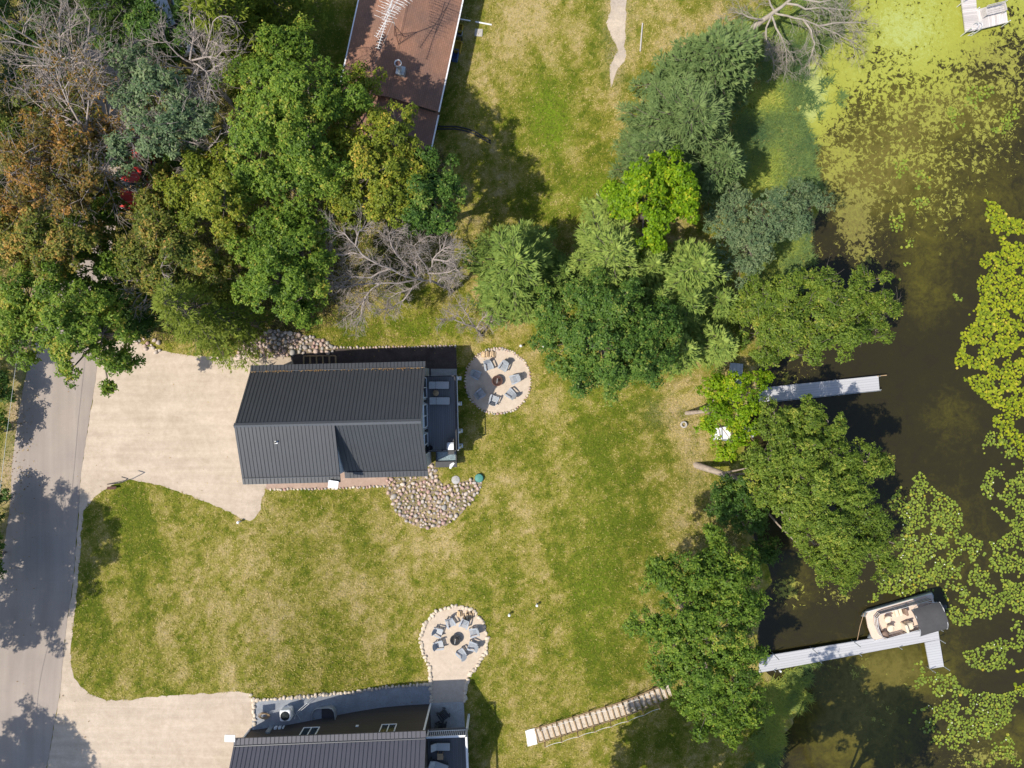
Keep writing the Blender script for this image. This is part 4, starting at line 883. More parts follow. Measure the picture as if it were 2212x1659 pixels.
# ---------------------------------------------------------------- garden chairs, fire bowls, firewood
def make_chair(name, label, m):
    t = thing(name, label, 'garden chair')
    mb = MB()
    for k in range(6):
        f = k / 5; mb.box(Vector((0, .34 - .52 * f, .37 - .12 * f)), (.52, .085, .025), 0, 0, 0, mat4=Matrix.Rotation(R(12), 4, 'X'))
    mb.build('seat', m, t)
    mb = MB()
    for k in range(6):
        u = (k - 2.5) / 2.5; hh = .78 - .12 * u * u
        a = Vector((u * .19, -.2, .26)); d = Vector((u * .09, -.32, .72)).normalized(); s_ = Vector((1, 0, 0)); nn = d.cross(s_)
        w0, w1 = .036, .05
        vs = [a - s_ * w0, a + s_ * w0, a + d * hh + s_ * w1, a + d * hh - s_ * w1]; vs += [p + nn * .022 for p in vs]
        mb.add(vs, [(3, 2, 1, 0), (4, 5, 6, 7), (0, 1, 5, 4), (1, 2, 6, 5), (2, 3, 7, 6), (3, 0, 4, 7)])
    mb.box(Vector((0, -.33, .52)), (.5, .03, .08)); mb.build('backrest', m, t)
    for s_ in (-1, 1):
        mb = MB(); pl = [(.27, .42), (.4, .38), (.42, .2), (.38, -.1), (.31, -.42), (.26, -.42), (.27, 0)]
        mb.prism([(s_ * x, y) for x, y in pl], .55, .578); mb.build('armrest', m, t)
        mb = MB(); mb.box(Vector((s_ * .31, .34, .275)), (.04, .11, .55)); mb.build('leg', m, t)
        mb = MB(); mb.box(Vector((s_ * .31, -.3, .22)), (.035, .13, .6), 0, 0, 0, mat4=Matrix.Rotation(R(28), 4, 'X')); mb.build('leg', m, t)
        mb = MB(); mb.box(Vector((s_ * .285, -.02, .26)), (.025, .75, .1), 0, 0, 0, mat4=Matrix.Rotation(R(12), 4, 'X')); mb.build('side_rail', m, t)
    return t
chair0 = make_chair('adirondack_chair', 'x', M['chair_plastic']); used = [False]
def place_chair(px, py, fire, off, label, group):
    o = chair0 if not used[0] else dup(chair0); used[0] = True
    x, y, z = PG(px, py, .4); fx, fy, _ = PG(*fire)
    o.scale = (.87, .87, .9); o.location = (x, y, z - .385); o.rotation_euler = (0, 0, math.atan2(fy - y, fx - x) - math.pi / 2 + R(off)); tag(o, label, 'garden chair', group)
F1 = (1074.4, 822.6); F2 = (984.5, 1379)
for px, py, off, lab in ((1054.8, 789.6, -12, 'grey slatted garden chair just below the upper firewood stack'), (1087.8, 791, -6, 'grey slatted garden chair second from the upper firewood stack, going clockwise'), (1111.8, 819, 14, 'rightmost grey slatted garden chair of the upper fire pit'), (1103, 851, 4, 'grey slatted garden chair at the lower right of the upper fire pit'), (1066.3, 864, -10, 'grey slatted garden chair at the bottom of the upper fire pit, half in sun'), (1037, 851, 0, 'shaded grey slatted garden chair at the lower left of the upper fire pit'), (1028, 809, -8, 'shaded grey slatted garden chair nearest the cottage deck at the upper fire pit')):
    place_chair(px, py, F1, off, lab, 'grey chairs around the upper fire pit')
for px, py, off, lab in ((946, 1366, 8, 'leftmost upper grey chair of the lower fire pit'), (973, 1345, 10, 'grey garden chair at the top of the lower fire pit, left of the firewood'), (1003, 1347, 8, 'grey garden chair just below the firewood of the lower fire pit'), (1024, 1366, -12, 'grey garden chair right of the lower fire pit bowl, nearer the firewood'), (1021, 1396, 0, 'grey garden chair at the lower right of the lower fire pit'), (997, 1412, 14, 'bottom grey garden chair of the lower fire pit, facing away from the house'), (948, 1394, -4, 'lower left grey garden chair of the lower fire pit')):
    place_chair(px, py, F2, off, lab, 'grey chairs around the lower fire pit')
dc = make_chair('adirondack_chair', 'dark garden chair on the porch slab nearer the gravel court', M['chair_dark']); x, y = PW(958, 1543, .4); dc.location = (x, y, .09); dc.rotation_euler[2] = R(-140); dc['group'] = 'dark chairs on the porch slab'
d2 = dup(dc); x, y = PW(953, 1571, .4); d2.location = (x, y, .09); d2.rotation_euler[2] = R(-95); tag(d2, 'dark garden chair on the porch slab tucked against the deck rail')
def fire_bowl(c, label, m='rust'):
    x, y, z = PG(*c); t = thing('fire_pit_bowl', label, 'fire pit', (x, y, z))
    mb = MB(); mb.lathe([(0, .12), (.18, .14), (.3, .24), (.385, .38), (.42, .385), (.42, .36), (.33, .2), (.2, .1), (0, .08)], n=28); mb.build('bowl', M[m], t)
    mb = MB()
    for k in range(12):
        a = k * math.pi / 12; mb.tube([(.37 * math.cos(a) * math.cos(q), .37 * math.sin(a) * math.cos(q), .38 + .2 * math.sin(q)) for q in np.linspace(0, math.pi, 9)], .006, 4, cap=False)
    for r_, z_ in ((.33, .47), (.25, .53), (.15, .565)): mb.lathe([(r_ - .006, z_), (r_ + .006, z_)], n=24)
    mb.build('spark_screen', M['black_metal'], t)
    for k in range(3):
        a = k * 2.09 + .5; mb = MB(); mb.tube([(.36 * math.cos(a), .36 * math.sin(a), 0), (.28 * math.cos(a), .28 * math.sin(a), .25)], .02, 6); mb.build('leg', M['black_metal'], t)
    mb = MB(); mb.tube([(-.1, -.02, .3), (.12, .08, .32)], .04, 6); mb.tube([(.1, -.1, .3), (-.06, .1, .33)], .035, 6); mb.build('log', M['timber'], t)
    mb = MB(); mb.tube([(-.03, -.2, .6), (.02, .18, .6)], .014, 6); mb.build('handle', M['aluminium'], t)
fire_bowl(F1, 'rusty steel fire bowl in the middle of the upper gravel circle'); fire_bowl(F2, 'dark steel fire bowl in the middle of the lower gravel court', 'charcoal')
def log_mesh(seed):
    r = random.Random(seed); mb = MB(); L = r.uniform(.34, .44); a = r.uniform(.04, .06)
    if seed % 3: pr = [(-a, -a * .5), (a, -a * .6), (a * .2, a), (-a * .5, a * .8)]
    else: pr = [(a * math.cos(q), a * math.sin(q)) for q in np.linspace(0, 5.5, 7)]
    vs = [(x, -L / 2, z) for x, z in pr] + [(x * .9, L / 2, z * .95) for x, z in pr]; n = len(pr)
    mb.add(vs, [tuple(range(n - 1, -1, -1)), tuple(range(n, 2 * n))], 0); mb.add(vs, [(i, (i + 1) % n, n + (i + 1) % n, n + i) for i in range(n - 1)], 0); mb.add(vs, [(n - 1, 0, n, 2 * n - 1)], 1)
    return mb.mesh('firewood_log', [M['split_wood'], M['bark']])
LOGS = [log_mesh(k) for k in range(7)]
def woodpile(p0, p1, n, label, group, spread=.1, rz=0):
    a = Vector(PG(*p0)); b = Vector(PG(*p1))
    for layer in range(3):
        for k in range(n - layer * 2):
            f = (k + .5 + layer) / n; p = a.lerp(b, f) + Vector((random.uniform(-.02, .02), random.uniform(-spread, spread), .06 + layer * .09))
            o = mobj('firewood_log', LOGS[random.randrange(7)]); o.location = p; o.rotation_euler = (random.uniform(-.06, .06), random.uniform(0, 6.28), random.uniform(-.14, .14) + rz); tag(o, label, 'log', group)
woodpile((1040, 766), (1071, 765), 12, 'pale split firewood log stacked at the top of the upper fire pit', 'firewood of the upper fire pit', .06, R(3))
woodpile((987, 1325), (999, 1325), 5, 'pale split firewood log in the small left stack of the lower fire pit', 'left firewood stack of the lower fire pit', .04)
woodpile((1001, 1330), (1026, 1327), 10, 'pale split firewood log scattered beside the chairs of the lower fire pit', 'scattered firewood of the lower fire pit', .22)

# ---------------------------------------------------------------- stones
def stone_mesh(seed, name, m, blocky):
    r = random.Random(seed); bm = bmesh.new(); bmesh.ops.create_icosphere(bm, subdivisions=2, radius=1.0)
    pl = [Vector((r.gauss(0, 1), r.gauss(0, 1), r.gauss(0, .8))).normalized() for _ in range(9)]; dd = [r.uniform(.6, .95) for _ in pl]
    sx, sy, sz = r.uniform(.85, 1.25), r.uniform(.75, 1.0), r.uniform(.55, .8)
    for v in bm.verts:
        p = v.co.copy()
        for q, e in zip(pl, dd):
            k = p.dot(q)
            if k > e: p -= q * (k - e) * (0.95 if blocky else 0.75)
        p *= 1 + r.uniform(-.025, .025); v.co = (p.x * sx, p.y * sy, p.z * sz)
    me = bpy.data.meshes.new(name); bm.to_mesh(me); bm.free(); me.materials.append(m)
    me.polygons.foreach_set("use_smooth", [not blocky] * len(me.polygons)); return me
ROUND = [stone_mesh(k, 'boulder', M['fieldstone'], False) for k in range(10)]
SMALLR = [stone_mesh(30 + k, 'edging_stone', M['fieldstone'], False) for k in range(6)]
BLOCK = [stone_mesh(60 + k, 'edging_stone', M['limestone'], True) for k in range(8)]
SMALLM = [SMALLR[0], SMALLR[1], SMALLR[2], BLOCK[0], SMALLR[3], BLOCK[2]]
def stone(me, x, y, z, s, label, group, cat='stone', name='boulder', tilt=.4):
    o = mobj(name, me); o.location = (x, y, z); o.scale = (s, s, s); o.rotation_euler = (random.uniform(-tilt, tilt), random.uniform(-tilt, tilt), random.uniform(0, 6.28)); tag(o, label, cat, group); return o
def pile(dpoly, n, rmin, rmax, label, group, heap=.25):
    P = gpoly(dpoly); xs = [p[0] for p in P]; ys = [p[1] for p in P]; put = []; tries = 0
    while len(put) < n and tries < 9000:
        tries += 1; x = random.uniform(min(xs), max(xs)); y = random.uniform(min(ys), max(ys)); r_ = random.uniform(rmin, rmax) * (1.45 if random.random() < .14 else 1)
        if not inpoly(np.array([x]), np.array([y]), P)[0]: continue
        if any((x - a) ** 2 + (y - b) ** 2 < (.80 * (r_ + c)) ** 2 for a, b, c in put): continue
        put.append((x, y, r_)); stone(random.choice(ROUND), x, y, GZ(x, y) + r_ * .25 + random.uniform(0, heap) * .3, r_, label, group, 'boulder')
P_RIP = [(835, 1032), (923, 1029), (928, 999), (938, 1001), (947, 1036), (958, 1049), (988, 1044), (1018, 1034), (1042, 1037), (1040, 1054), (1020, 1081), (998, 1109), (963, 1136), (915, 1141), (885, 1131), (853, 1106), (844, 1079), (834, 1054)]
pile(P_RIP, 200, .1, .19, 'rounded field boulder in the bed spilling from the corner of the cottage', 'boulders in the bed below the cottage')
P_RIPN = [(515, 752), (553, 732), (585, 712), (640, 719), (673, 727), (708, 737), (725, 750), (718, 762), (653, 764), (628, 768), (553, 774), (515, 775)]
pile(P_RIPN, 105, .12, .21, 'rounded field boulder in the heap between the pine and the cottage', 'boulders in the heap above the cottage')
pile([(283, 722), (320, 712), (350, 742), (347, 768), (300, 752)], 18, .12, .2, 'pinkish boulder under the trees at the upper corner of the sandy drive', 'boulders at the corner of the drive')
M['rock_bed'] = sandmat('rock_bed', (0.2, 0.16, 0.13), (0.3, 0.24, 0.2), 9, False)
overlay('rock_bed', P_RIP, M['rock_bed'], 0.012, .04, 11); overlay('rock_bed_upper', P_RIPN, M['rock_bed'], 0.03, .04, 12)
def edging(line, sp, rad, meshes, label, group, closed=False, jit=.04, dz=.3, rows=1):
    P = [PG(a, b)[:2] for a, b in line];
    if closed: P.append(P[0])
    for row in range(rows):
        carry = random.uniform(0, sp)
        for (x0, y0), (x1, y1) in zip(P[:-1], P[1:]):
            d = math.dist((x0, y0), (x1, y1)); s_ = carry
            while s_ < d:
                f = s_ / d; x = x0 + (x1 - x0) * f + random.uniform(-jit, jit); y = y0 + (y1 - y0) * f + random.uniform(-jit, jit); r_ = rad * random.uniform(.75, 1.2)
                stone(random.choice(meshes), x, y, GZ(x, y) + r_ * dz, r_, label, group, 'stone', 'edging_stone', .25); s_ += sp * random.uniform(.85, 1.15)
            carry = s_ - d
edging([(722, 751), (800, 750), (985, 747.5)], .24, .115, SMALLR, 'small pinkish stone in the row along the shaded mulch above the cottage', 'edging stones above the cottage')
edging([(577, 1057), (700, 1056), (834, 1050)], .25, .12, SMALLM, 'small stone in the row along the pink gravel below the cottage', 'edging stones below the cottage')
ring = [(FP1[0] + 71 * math.cos(t * math.pi / 24), FP1[1] + 71 * math.sin(t * math.pi / 24)) for t in range(48)]
edging(ring, .22, .11, SMALLM, 'small pale stone in the ring around the upper fire pit', 'stones ringing the upper fire pit', True)
edging([(FP1[0] + 68 * math.cos(t), FP1[1] + 68 * math.sin(t)) for t in np.linspace(-2.4, -.7, 12)], .21, .1, SMALLM, 'small pale stone in the ring around the upper fire pit', 'stones ringing the upper fire pit')
edging(L_FP2, .29, .185, BLOCK, 'chunky pale limestone block edging the lower fire pit court', 'limestone blocks around the lower court')
edging([(552, 1512), (640, 1505), (760, 1495), (928, 1478)], .27, .16, BLOCK, 'pale limestone lump in the row along the blue gravel', 'limestone row along the blue gravel')
edging([(543, 1500), (547, 1512), (549, 1530), (549, 1565)], .3, .17, BLOCK, 'white limestone block between the lower sandy drive and the blue gravel', 'limestone blocks at the lower drive')

# ---------------------------------------------------------------- garden stair down to the lake
sx0, sy0, sz0 = PG(1159.6, 1588.5); sx1, sy1, sz1 = PG(1440, 1492)
stl = math.hypot(sx1 - sx0, sy1 - sy0); sta = math.atan2(sy1 - sy0, sx1 - sx0)
t = thing('garden_stair', 'long timber and gravel stair with rope handrails leading down to the lake', 'stairs', (sx0, sy0, sz0), sta)
n = int(stl / .44); ca, sa = math.cos(sta), math.sin(sta)
def sz(u): return GZ(sx0 + ca * u, sy0 + sa * u) - sz0
fill = MB()
for k in range(n + 1):
    u = k * .44; z = sz(u)
    mb = MB(); mb.box(Vector((u, 0, z + .05)), (.09, 1.06, .2)); mb.build('riser', M['timber'], t)
    fill.box(Vector((u + .22, 0, sz(u + .22) - .02)), (.345, .97, .16))
fill.build('gravel_tread', M['gravel_fill'], t)
for s_ in (-1, 1):
    mb = MB()
    for k in range(n): mb.add([(k * .44, s_ * .53, sz(k * .44) + .1), (k * .44 + .44, s_ * .53, sz(k * .44 + .44) + .1), (k * .44 + .44, s_ * .6, sz(k * .44 + .44) + .1), (k * .44, s_ * .6, sz(k * .44) + .1), (k * .44, s_ * .53, sz(k * .44) - .1), (k * .44 + .44, s_ * .53, sz(k * .44 + .44) - .1), (k * .44 + .44, s_ * .6, sz(k * .44 + .44) - .1), (k * .44, s_ * .6, sz(k * .44) - .1)], [(0, 1, 2, 3), (0, 4, 5, 1), (3, 2, 6, 7)])
    mb.build('stringer', M['timber'], t)
    rope = MB(); tops = []
    for k in range(1, n + 1, 3):
        u = k * .44; z = sz(u); mb = MB(); mb.box(Vector((u, s_ * .64, z + .4)), (.075, .075, 1.0)); mb.build('post', M['wood'], t); tops.append((u, s_ * .64, z + .86))
    for a, b in zip(tops[:-1], tops[1:]):
        a = Vector(a); b = Vector(b); rope.tube([a.lerp(b, f) - Vector((0, 0, .14 * 4 * f * (1 - f))) for f in np.linspace(0, 1, 7)], .016, 5)
    rope.build('rope', M['concrete_white'], t)
# white landing stone at the top of the stair
P = gpoly([(1134.5, 1577.5), (1155, 1571.5), (1160.5, 1606), (1140, 1611)]); o0 = Vector(PG(1147, 1591))
P = smooth_poly([(a - o0.x, b - o0.y) for a, b in P], .12, .018, 4); mb = MB(); mb.prism(P, -.1, .1); o = mb.build('landing_stone', M['concrete_white']); o.location = o0; tag(o, 'bright white rough edged stone slab at the top of the garden stair', 'stone slab')

# ---------------------------------------------------------------- docks and boats
def dwm(px, py, z): return Vector((*PW(px, py, z), z))
def dock_deck(poly, z, th, m, name, parent, o0, ang):
    c, s_ = math.cos(-ang), math.sin(-ang); mb = MB(); L = []
    for a, b in poly:
        x, y = PW(a, b, z); x -= o0.x; y -= o0.y; L.append((x * c - y * s_, x * s_ + y * c))
    mb.prism(L, z - th - o0.z, z - o0.z); return mb.build(name, m, parent)
def leg_at(px, py, parent, o0, ang, zb, zt, zref, m='galv', r_=.03):
    x, y = PW(px, py, zref); c, s_ = math.cos(-ang), math.sin(-ang); x -= o0.x; y -= o0.y; x, y = x * c - y * s_, x * s_ + y * c
    mb = MB(); mb.tube([(x, y, zb - o0.z), (x, y, zt - o0.z)], r_, 8); mb.build('leg', M[m], parent)
ZD = -1.85
# lower, L shaped dock
ang = math.atan2(-(1356 - 1416.4), 2026 - 1659); o0 = dwm(1840, 1404, WATER_Z)
t = thing('boat_dock', 'white L shaped roll out dock with the pontoon boat alongside', 'dock', o0, ang)
dk_ = dock_deck([(1640, 1419), (2026, 1356), (2029.5, 1381), (1640, 1453.5)], ZD, .1, M['dock_white'], 'deck', t, o0, ang)
dock_deck([(1998, 1388), (2029.5, 1381.5), (2039, 1440), (2009, 1445)], ZD, .1, M['dock_white'], 'end_deck', t, o0, ang)
for px, py, zt in ((1672, 1414, -.75), (1755, 1402, -.75), (1845, 1387, -.75), (1672, 1447, -1.5), (1771, 1429, -1.5), (1856, 1413, -1.45), (1942, 1398, -1.4), (2026, 1357, -1.15), (2030, 1382, -1.1), (2039, 1440, -1.1), (2009, 1445, -1.1)):
    leg_at(px, py, t, o0, ang, -3.2, zt, ZD)
mb = MB(); x, y = PW(1684, 1448, ZD); c, s_ = math.cos(-ang), math.sin(-ang); x -= o0.x; y -= o0.y; mb.box(Vector((x * c - y * s_, x * s_ + y * c, ZD - o0.z + .14)), (.12, .12, .26)); mb.build('bumper', M['white_paint'], t)
# upper dock
ang = math.atan2(-(811 - 836), 1897 - 1655); o0 = dwm(1780, 840, WATER_Z)
t = thing('straight_dock', 'straight white dock reaching out between the two lakeside trees', 'dock', o0, ang)
dock_deck([(1640, 838), (1897.5, 811.5), (1900, 843), (1640, 869)], ZD, .1, M['dock_white'], 'deck', t, o0, ang)
for px, py, zt in ((1898, 812.5, -1.6), (1900, 842, -1.6), (1805, 820, -1.8), (1808, 853, -1.7), (1720, 829, -1.8), (1725, 861, -1.8)): leg_at(px, py, t, o0, ang, -3.2, zt, ZD)
mb = MB(); mb.box(Vector((0, -.58, ZD - WATER_Z - .05)), (8.6, .03, .14)); mb.build('side_rail', M['galv'], t)
mb = MB(); x, y = PW(1905, 811.5, ZD); c, s_ = math.cos(-ang), math.sin(-ang); x -= o0.x; y -= o0.y; mb.box(Vector((x * c - y * s_, x * s_ + y * c, ZD - o0.z + .02)), (.75, .05, .05)); mb.build('end_bar', M['wood'], t)
# loose dock section on the bank
x, y, z = PG(1589, 813, .3); t = thing('dock_section', 'blue grey dock section lying on the bank behind the lime coloured tree', 'dock section', (x, y, z - .3), R(-5))
mb = MB(); mb.box(Vector((0, .55, .28)), (1.05, 1.0, .08)); mb.box(Vector((0, -.5, .28)), (1.05, 1.06, .08)); mb.build('deck', M['dock_blue'], t)
for sx in (-.48, .48):
    for sy in (-.95, .95):
        mb = MB(); mb.box(Vector((sx, sy, .08)), (.06, .06, .34)); mb.build('leg', M['galv'], t)
# wooden pier with bench, top right
ZP = -1.6; ang = R(6); o0 = dwm(2120, 40, WATER_Z)
t = thing('wooden_pier', 'weathered grey L shaped wooden pier over the yellow algae', 'pier', o0, ang)
dock_deck([(2070, -80), (2104, -80), (2110, 20), (2117, 63), (2086, 69), (2078, 5)], ZP, .12, M['dock_wood'], 'walkway', t, o0, ang)
dock_deck([(2110, 20.5), (2171, 4), (2177.5, 48), (2117.5, 62.7)], ZP + .01, .12, M['dock_wood_across'], 'platform', t, o0, ang)
for px, py, zt in ((2079, 5, -.9), (2087, 69, -.9), (2117, 64, -1.5), (2177, 48, -1.3), (2171, 4, -1.3), (2111, 20, -1.3)): leg_at(px, py, t, o0, ang, -3.2, zt, ZP, 'aluminium', .04)
c, s_ = math.cos(-ang), math.sin(-ang)
def pl(px, py, z): x, y = PW(px, py, z); x -= o0.x; y -= o0.y; return Vector((x * c - y * s_, x * s_ + y * c, z - o0.z))
mb = MB()
for q in (0, 7.5):
    a = pl(2102 + q, 66, ZP); mb.tube([a + Vector((0, -.1, -.9)), a + Vector((0, -.06, .55)), a + Vector((0, .12, .75)), a + Vector((0, .42, .6)), a + Vector((0, .45, 0))], .025, 6)
for k in range(3): mb.tube([pl(2102, 66, ZP) + Vector((0, -.1, -.1 - .25 * k)), pl(2109.5, 66, ZP) + Vector((0, -.1, -.1 - .25 * k))], .02, 6)
mb.build('ladder', M['aluminium'], t)
x, y = PW(2148, 22, -1.2); t = thing('bench', 'grey slatted bench on the weathered wooden pier', 'bench', (x, y, ZP + .01), R(14))
mb = MB()
for k in range(3): mb.box(Vector((0, -.22 + .15 * k, .43)), (1.5, .13, .04))
mb.build('seat', M['grey_wood'], t)
mb = MB()
for k in range(2): mb.box(Vector((0, .3 + .04 * k, .62 + .16 * k)), (1.5, .035, .13))
mb.build('backrest', M['grey_wood'], t)
for s2 in (-1, 1):
    mb = MB(); mb.box(Vector((s2 * .78, 0, .32)), (.08, .6, .64)); mb.build('armrest', M['grey_wood'], t)
# pontoon boat
bx, by = PW(1951, 1334, -1.7); t = thing('pontoon_boat', 'beige pontoon boat with charcoal canopy moored at the L shaped dock', 'boat', (bx, by, WATER_Z), R(180 + 15.8))
# local: +x bow, y port/starboard; dock is on +y side after the half turn
for s_ in (-1, 1):
    mb = MB(); mb.tube([(-2.9, s_ * .9, .12), (2.3, s_ * .9, .12), (2.8, s_ * .9, .2), (3.05, s_ * .9, .32)], [.3, .3, .2, .04], 12); mb.build('pontoon', M['pontoon'], t)
mb = MB(); mb.prism([(-2.75, -1.15), (2.55, -1.15), (2.8, -.9), (2.88, 0), (2.8, .9), (2.55, 1.15), (-2.75, 1.15)], .44, .54); mb.build('deck', M['boat_beige'], t)
mb = MB(); fl = [(-2.3, -1.0), (1.9, -1.0), (2.25, -.75), (2.38, 0), (2.25, .75), (1.9, 1.0), (-2.3, 1.0), (-2.3, -1.0)]
for z in (.72, .95, 1.2): mb.tube([(x, y, z) for x, y in fl], .022, 6)
for x, y in fl + [(-.8, -1), (.6, -1), (-.8, 1), (.6, 1)]: mb.tube([(x, y, .54), (x, y, 1.2)], .022, 6)
mb.build('railing', M['aluminium'], t)
mb = MB()
for (xa, ya), (xb, yb) in zip(fl[:-1], fl[1:]):
    if not (ya > .9 and yb > .9 and False): mb.add([(xa, ya, .58), (xb, yb, .58), (xb, yb, 1.12), (xa, ya, 1.12)], [(0, 1, 2, 3)])
mb.build('fence_panel', M['vinyl_brown'], t)
mb = MB(); mb.box(Vector((0, -1.19, .49)), (5.4, .06, .14)); mb.box(Vector((0, 1.19, .49)), (5.4, .06, .14)); mb.build('rub_rail', M['aluminium'], t)
for y in (-.33, .42):
    mb = MB(); mb.lathe([(0, .54), (.12, .54), (.12, .8), (.25, .85), (.28, .95), (.2, 1.0), (0, 1.0)], (1.35, y, 0), 18); mb.build('seat', M['vinyl'], t)
    mb = MB(); mb.lathe([(.3, .86), (.33, 1.0), (.32, 1.15), (.27, 1.15), (.25, 1.0)], (1.35, y, 0), 18)
    keep_ = [k for k, f in enumerate(mb.f) if sum(mb.v[i][1] - y for i in f) / len(f) < -.08]; mb.f = [mb.f[k] for k in keep_]; mb.mi = [mb.mi[k] for k in keep_]; mb.sm = [mb.sm[k] for k in keep_]
    us_ = sorted({i for f in mb.f for i in f}); ix_ = {i: q for q, i in enumerate(us_)}; mb.v = [mb.v[i] for i in us_]; mb.f = [[ix_[i] for i in f] for f in mb.f]
    mb.build('seat_back', M['vinyl'], t)
mb = MB(); mb.box(Vector((-.15, .62, .78)), (.55, .6, .5), 0, 0, .08); mb.box(Vector((.25, .62, .98)), (.2, .66, .8), 0, 0, .06); mb.build('bench_seat', M['vinyl'], t)
mb = MB(); mb.box(Vector((-.15, .36, 1.0)), (.5, .14, .4), 0, 0, .05); mb.build('bench_back', M['vinyl'], t)
mb = MB(); mb.box(Vector((.5, -.62, .75)), (.24, .6, .4), 0, 0, .06); mb.box(Vector((.2, -.62, .75)), (.24, .6, .4), 0, 0, .06); mb.build('couch', M['vinyl'], t)
mb = MB(); mb.box(Vector((-.1, -.62, .95)), (.2, .6, .7), 0, 0, .06); mb.build('helm_console', M['vinyl_brown'], t)
mb = MB(); mb.lathe([(0, .0), (.3, .0), (.3, .02), (0, .02)], (1.9, .78, .96), 18); mb.lathe([(0, .56), (.2, .56), (.2, .9)], (1.9, .78, 0), 18); mb.build('bow_table', M['vinyl_brown'], t)
# canopy: a sagging cloth on a bent tube frame
nx, ny = 12, 14; vs = []; fs = []
for i in range(nx + 1):
    for j in range(ny + 1):
        u = i / nx; v = j / ny; x = -2.45 + 2.3 * u; y = -1.1 + 2.2 * v
        z = 2.35 + .14 * math.sin(math.pi * v) - .22 * (2 * v - 1) ** 4 + .02 * math.sin(9 * u) * math.sin(5 * v) - .05 * abs(2 * u - 1) ** 3
        vs.append((x - .05 * (2 * v - 1), y - .06 * math.sin(u * math.pi), z))
for i in range(nx):
    for j in range(ny): a = i * (ny + 1) + j; fs.append((a, a + 1, a + ny + 2, a + ny + 1))
mb = MB(); mb.add(vs, fs, 0, True); mb.add([(x, y, z - .02) for x, y, z in vs], [f[::-1] for f in fs], 0, True); mb.build('canopy', M['canvas'], t)
mb = MB()
for x0_ in (-2.4, -1.3, -.2): mb.tube([(-1.3, -1.02, 1.2), (x0_, -1.08, 2.12), (x0_, -.6, 2.4), (x0_, .6, 2.4), (x0_, 1.08, 2.12), (-1.3, 1.02, 1.2)], .018, 6)
mb.build('canopy_frame', M['aluminium'], t)
mb = MB(); mb.box(Vector((-3.15, -.1, .85)), (.5, .34, .42), 0, 0, .1); mb.box(Vector((-3.05, -.1, .3)), (.22, .2, .8)); mb.build('outboard_motor', M['charcoal'], t)
mb = MB(); mb.box(Vector((-2.75, .62, .5)), (.5, .7, .05)); mb.tube([(-2.6, .95, .55), (-3.1, .95, .7), (-3.1, .35, .7), (-2.6, .35, .55)], .025, 6); mb.build('swim_platform', M['aluminium'], t)
a = dwm(1866, 1325, -1.7); b = dwm(1852, 1382, ZD); mb = MB(); mb.tube([a - Vector((0, 0, 0)), a.lerp(b, .5) - Vector((0, 0, .08)), b], .022, 6); o = mb.build('mooring_rope', M['wood']); tag(o, 'tan mooring rope from the boat bow to the dock', 'rope')
# white rowing boat under the lime tree
x, y, z = PG(1583, 936, .3); t = thing('rowing_boat', 'white rowing boat with red seat, half hidden by the lime coloured tree', 'boat', (x, y, z - .25), R(2))
def hull(L, W_, H, n=14, m=7):
    vs = []; fs = []
    for i in range(n + 1):
        u = i / n * 2 - 1; wd = W_ / 2 * (1 - abs(u) ** 3.0 * (.95 if u > 0 else .35)); kz = .12 * u * u
        for j in range(m + 1):
            q = j / m * math.pi; vs.append((u * L / 2, math.cos(q) * wd, H + kz - math.sin(q) ** .7 * H))
    for i in range(n):
        for j in range(m): a = i * (m + 1) + j; fs.append((a, a + 1, a + m + 2, a + m + 1))
    fs.append(tuple(range(m + 1))); return vs, fs
mb = MB(); v, f = hull(3.5, 1.15, .45); mb.add(v, f, 0, True); mb.build('hull', M['white_paint'], t)
mb = MB(); mb.box(Vector((1.2, 0, .42)), (.8, .7, .03)); mb.box(Vector((-1.3, 0, .4)), (.7, .95, .03)); mb.box(Vector((0, 0, .12)), (2.4, .8, .03)); mb.build('decking', M['white_paint'], t)
mb = MB(); mb.box(Vector((0, 0, .34)), (.3, 1.0, .04)); mb.build('seat', M['rust'], t)

# ---------------------------------------------------------------- brown shingled cabin at the top
CR = R(-12.2); cl = lambda x, y: (x * .977 + y * .2116, x * -.2116 + y * .977)
ox, oy = cl(-13.38, 26.0)
cb = thing('brown_cabin', 'old low cabin with brown shingle roof and white gutters at the top edge', 'house', (ox, oy, 0), CR)
mb = MB(); mb.box(Vector((0, 0.9, 1.0)), (7.0, 16.6, 2.3)); mb.extr([(0, 0)] * 0 or [(-7.3, 2.0), (9.2, 2.0), (9.2, 2.3), (-7.3, 2.3)], -3.3, 3.3); mb.box(Vector((.6, -8.6, .9)), (5.6, 2.6, 1.9)); mb.build('wall', M['brown_siding'], cb)
def gable_y(mb, hw, y0, y1, ze, zr, th=.12, xc=0.0):
    for s_ in (-1, 1):
        vs = [(xc, y0, zr), (xc, y1, zr), (xc + s_ * hw, y1, ze), (xc + s_ * hw, y0, ze)]; vs += [(a, b, c_ - th) for a, b, c_ in vs]
        mb.add(vs, [(0, 1, 2, 3), (7, 6, 5, 4), (0, 3, 7, 4), (1, 5, 6, 2), (3, 2, 6, 7)])
mb = MB(); gable_y(mb, 3.75, -7.4, 9.6, 2.25, 3.1); mb.build('roof', M['shingles'], cb)
mb = MB(); gable_y(mb, 3.6, -10.6, -7.0, 1.85, 2.6, .12, .12); mb.build('porch_roof', M['shingles'], cb)
mb = MB(); mb.add([(-.14, -7.42, 3.08), (0, -7.42, 3.14), (.14, -7.42, 3.08), (-.14, 9.6, 3.08), (0, 9.6, 3.14), (.14, 9.6, 3.08)], [(0, 1, 4, 3), (1, 2, 5, 4)]); mb.build('ridge_cap', M['shingles'], cb)
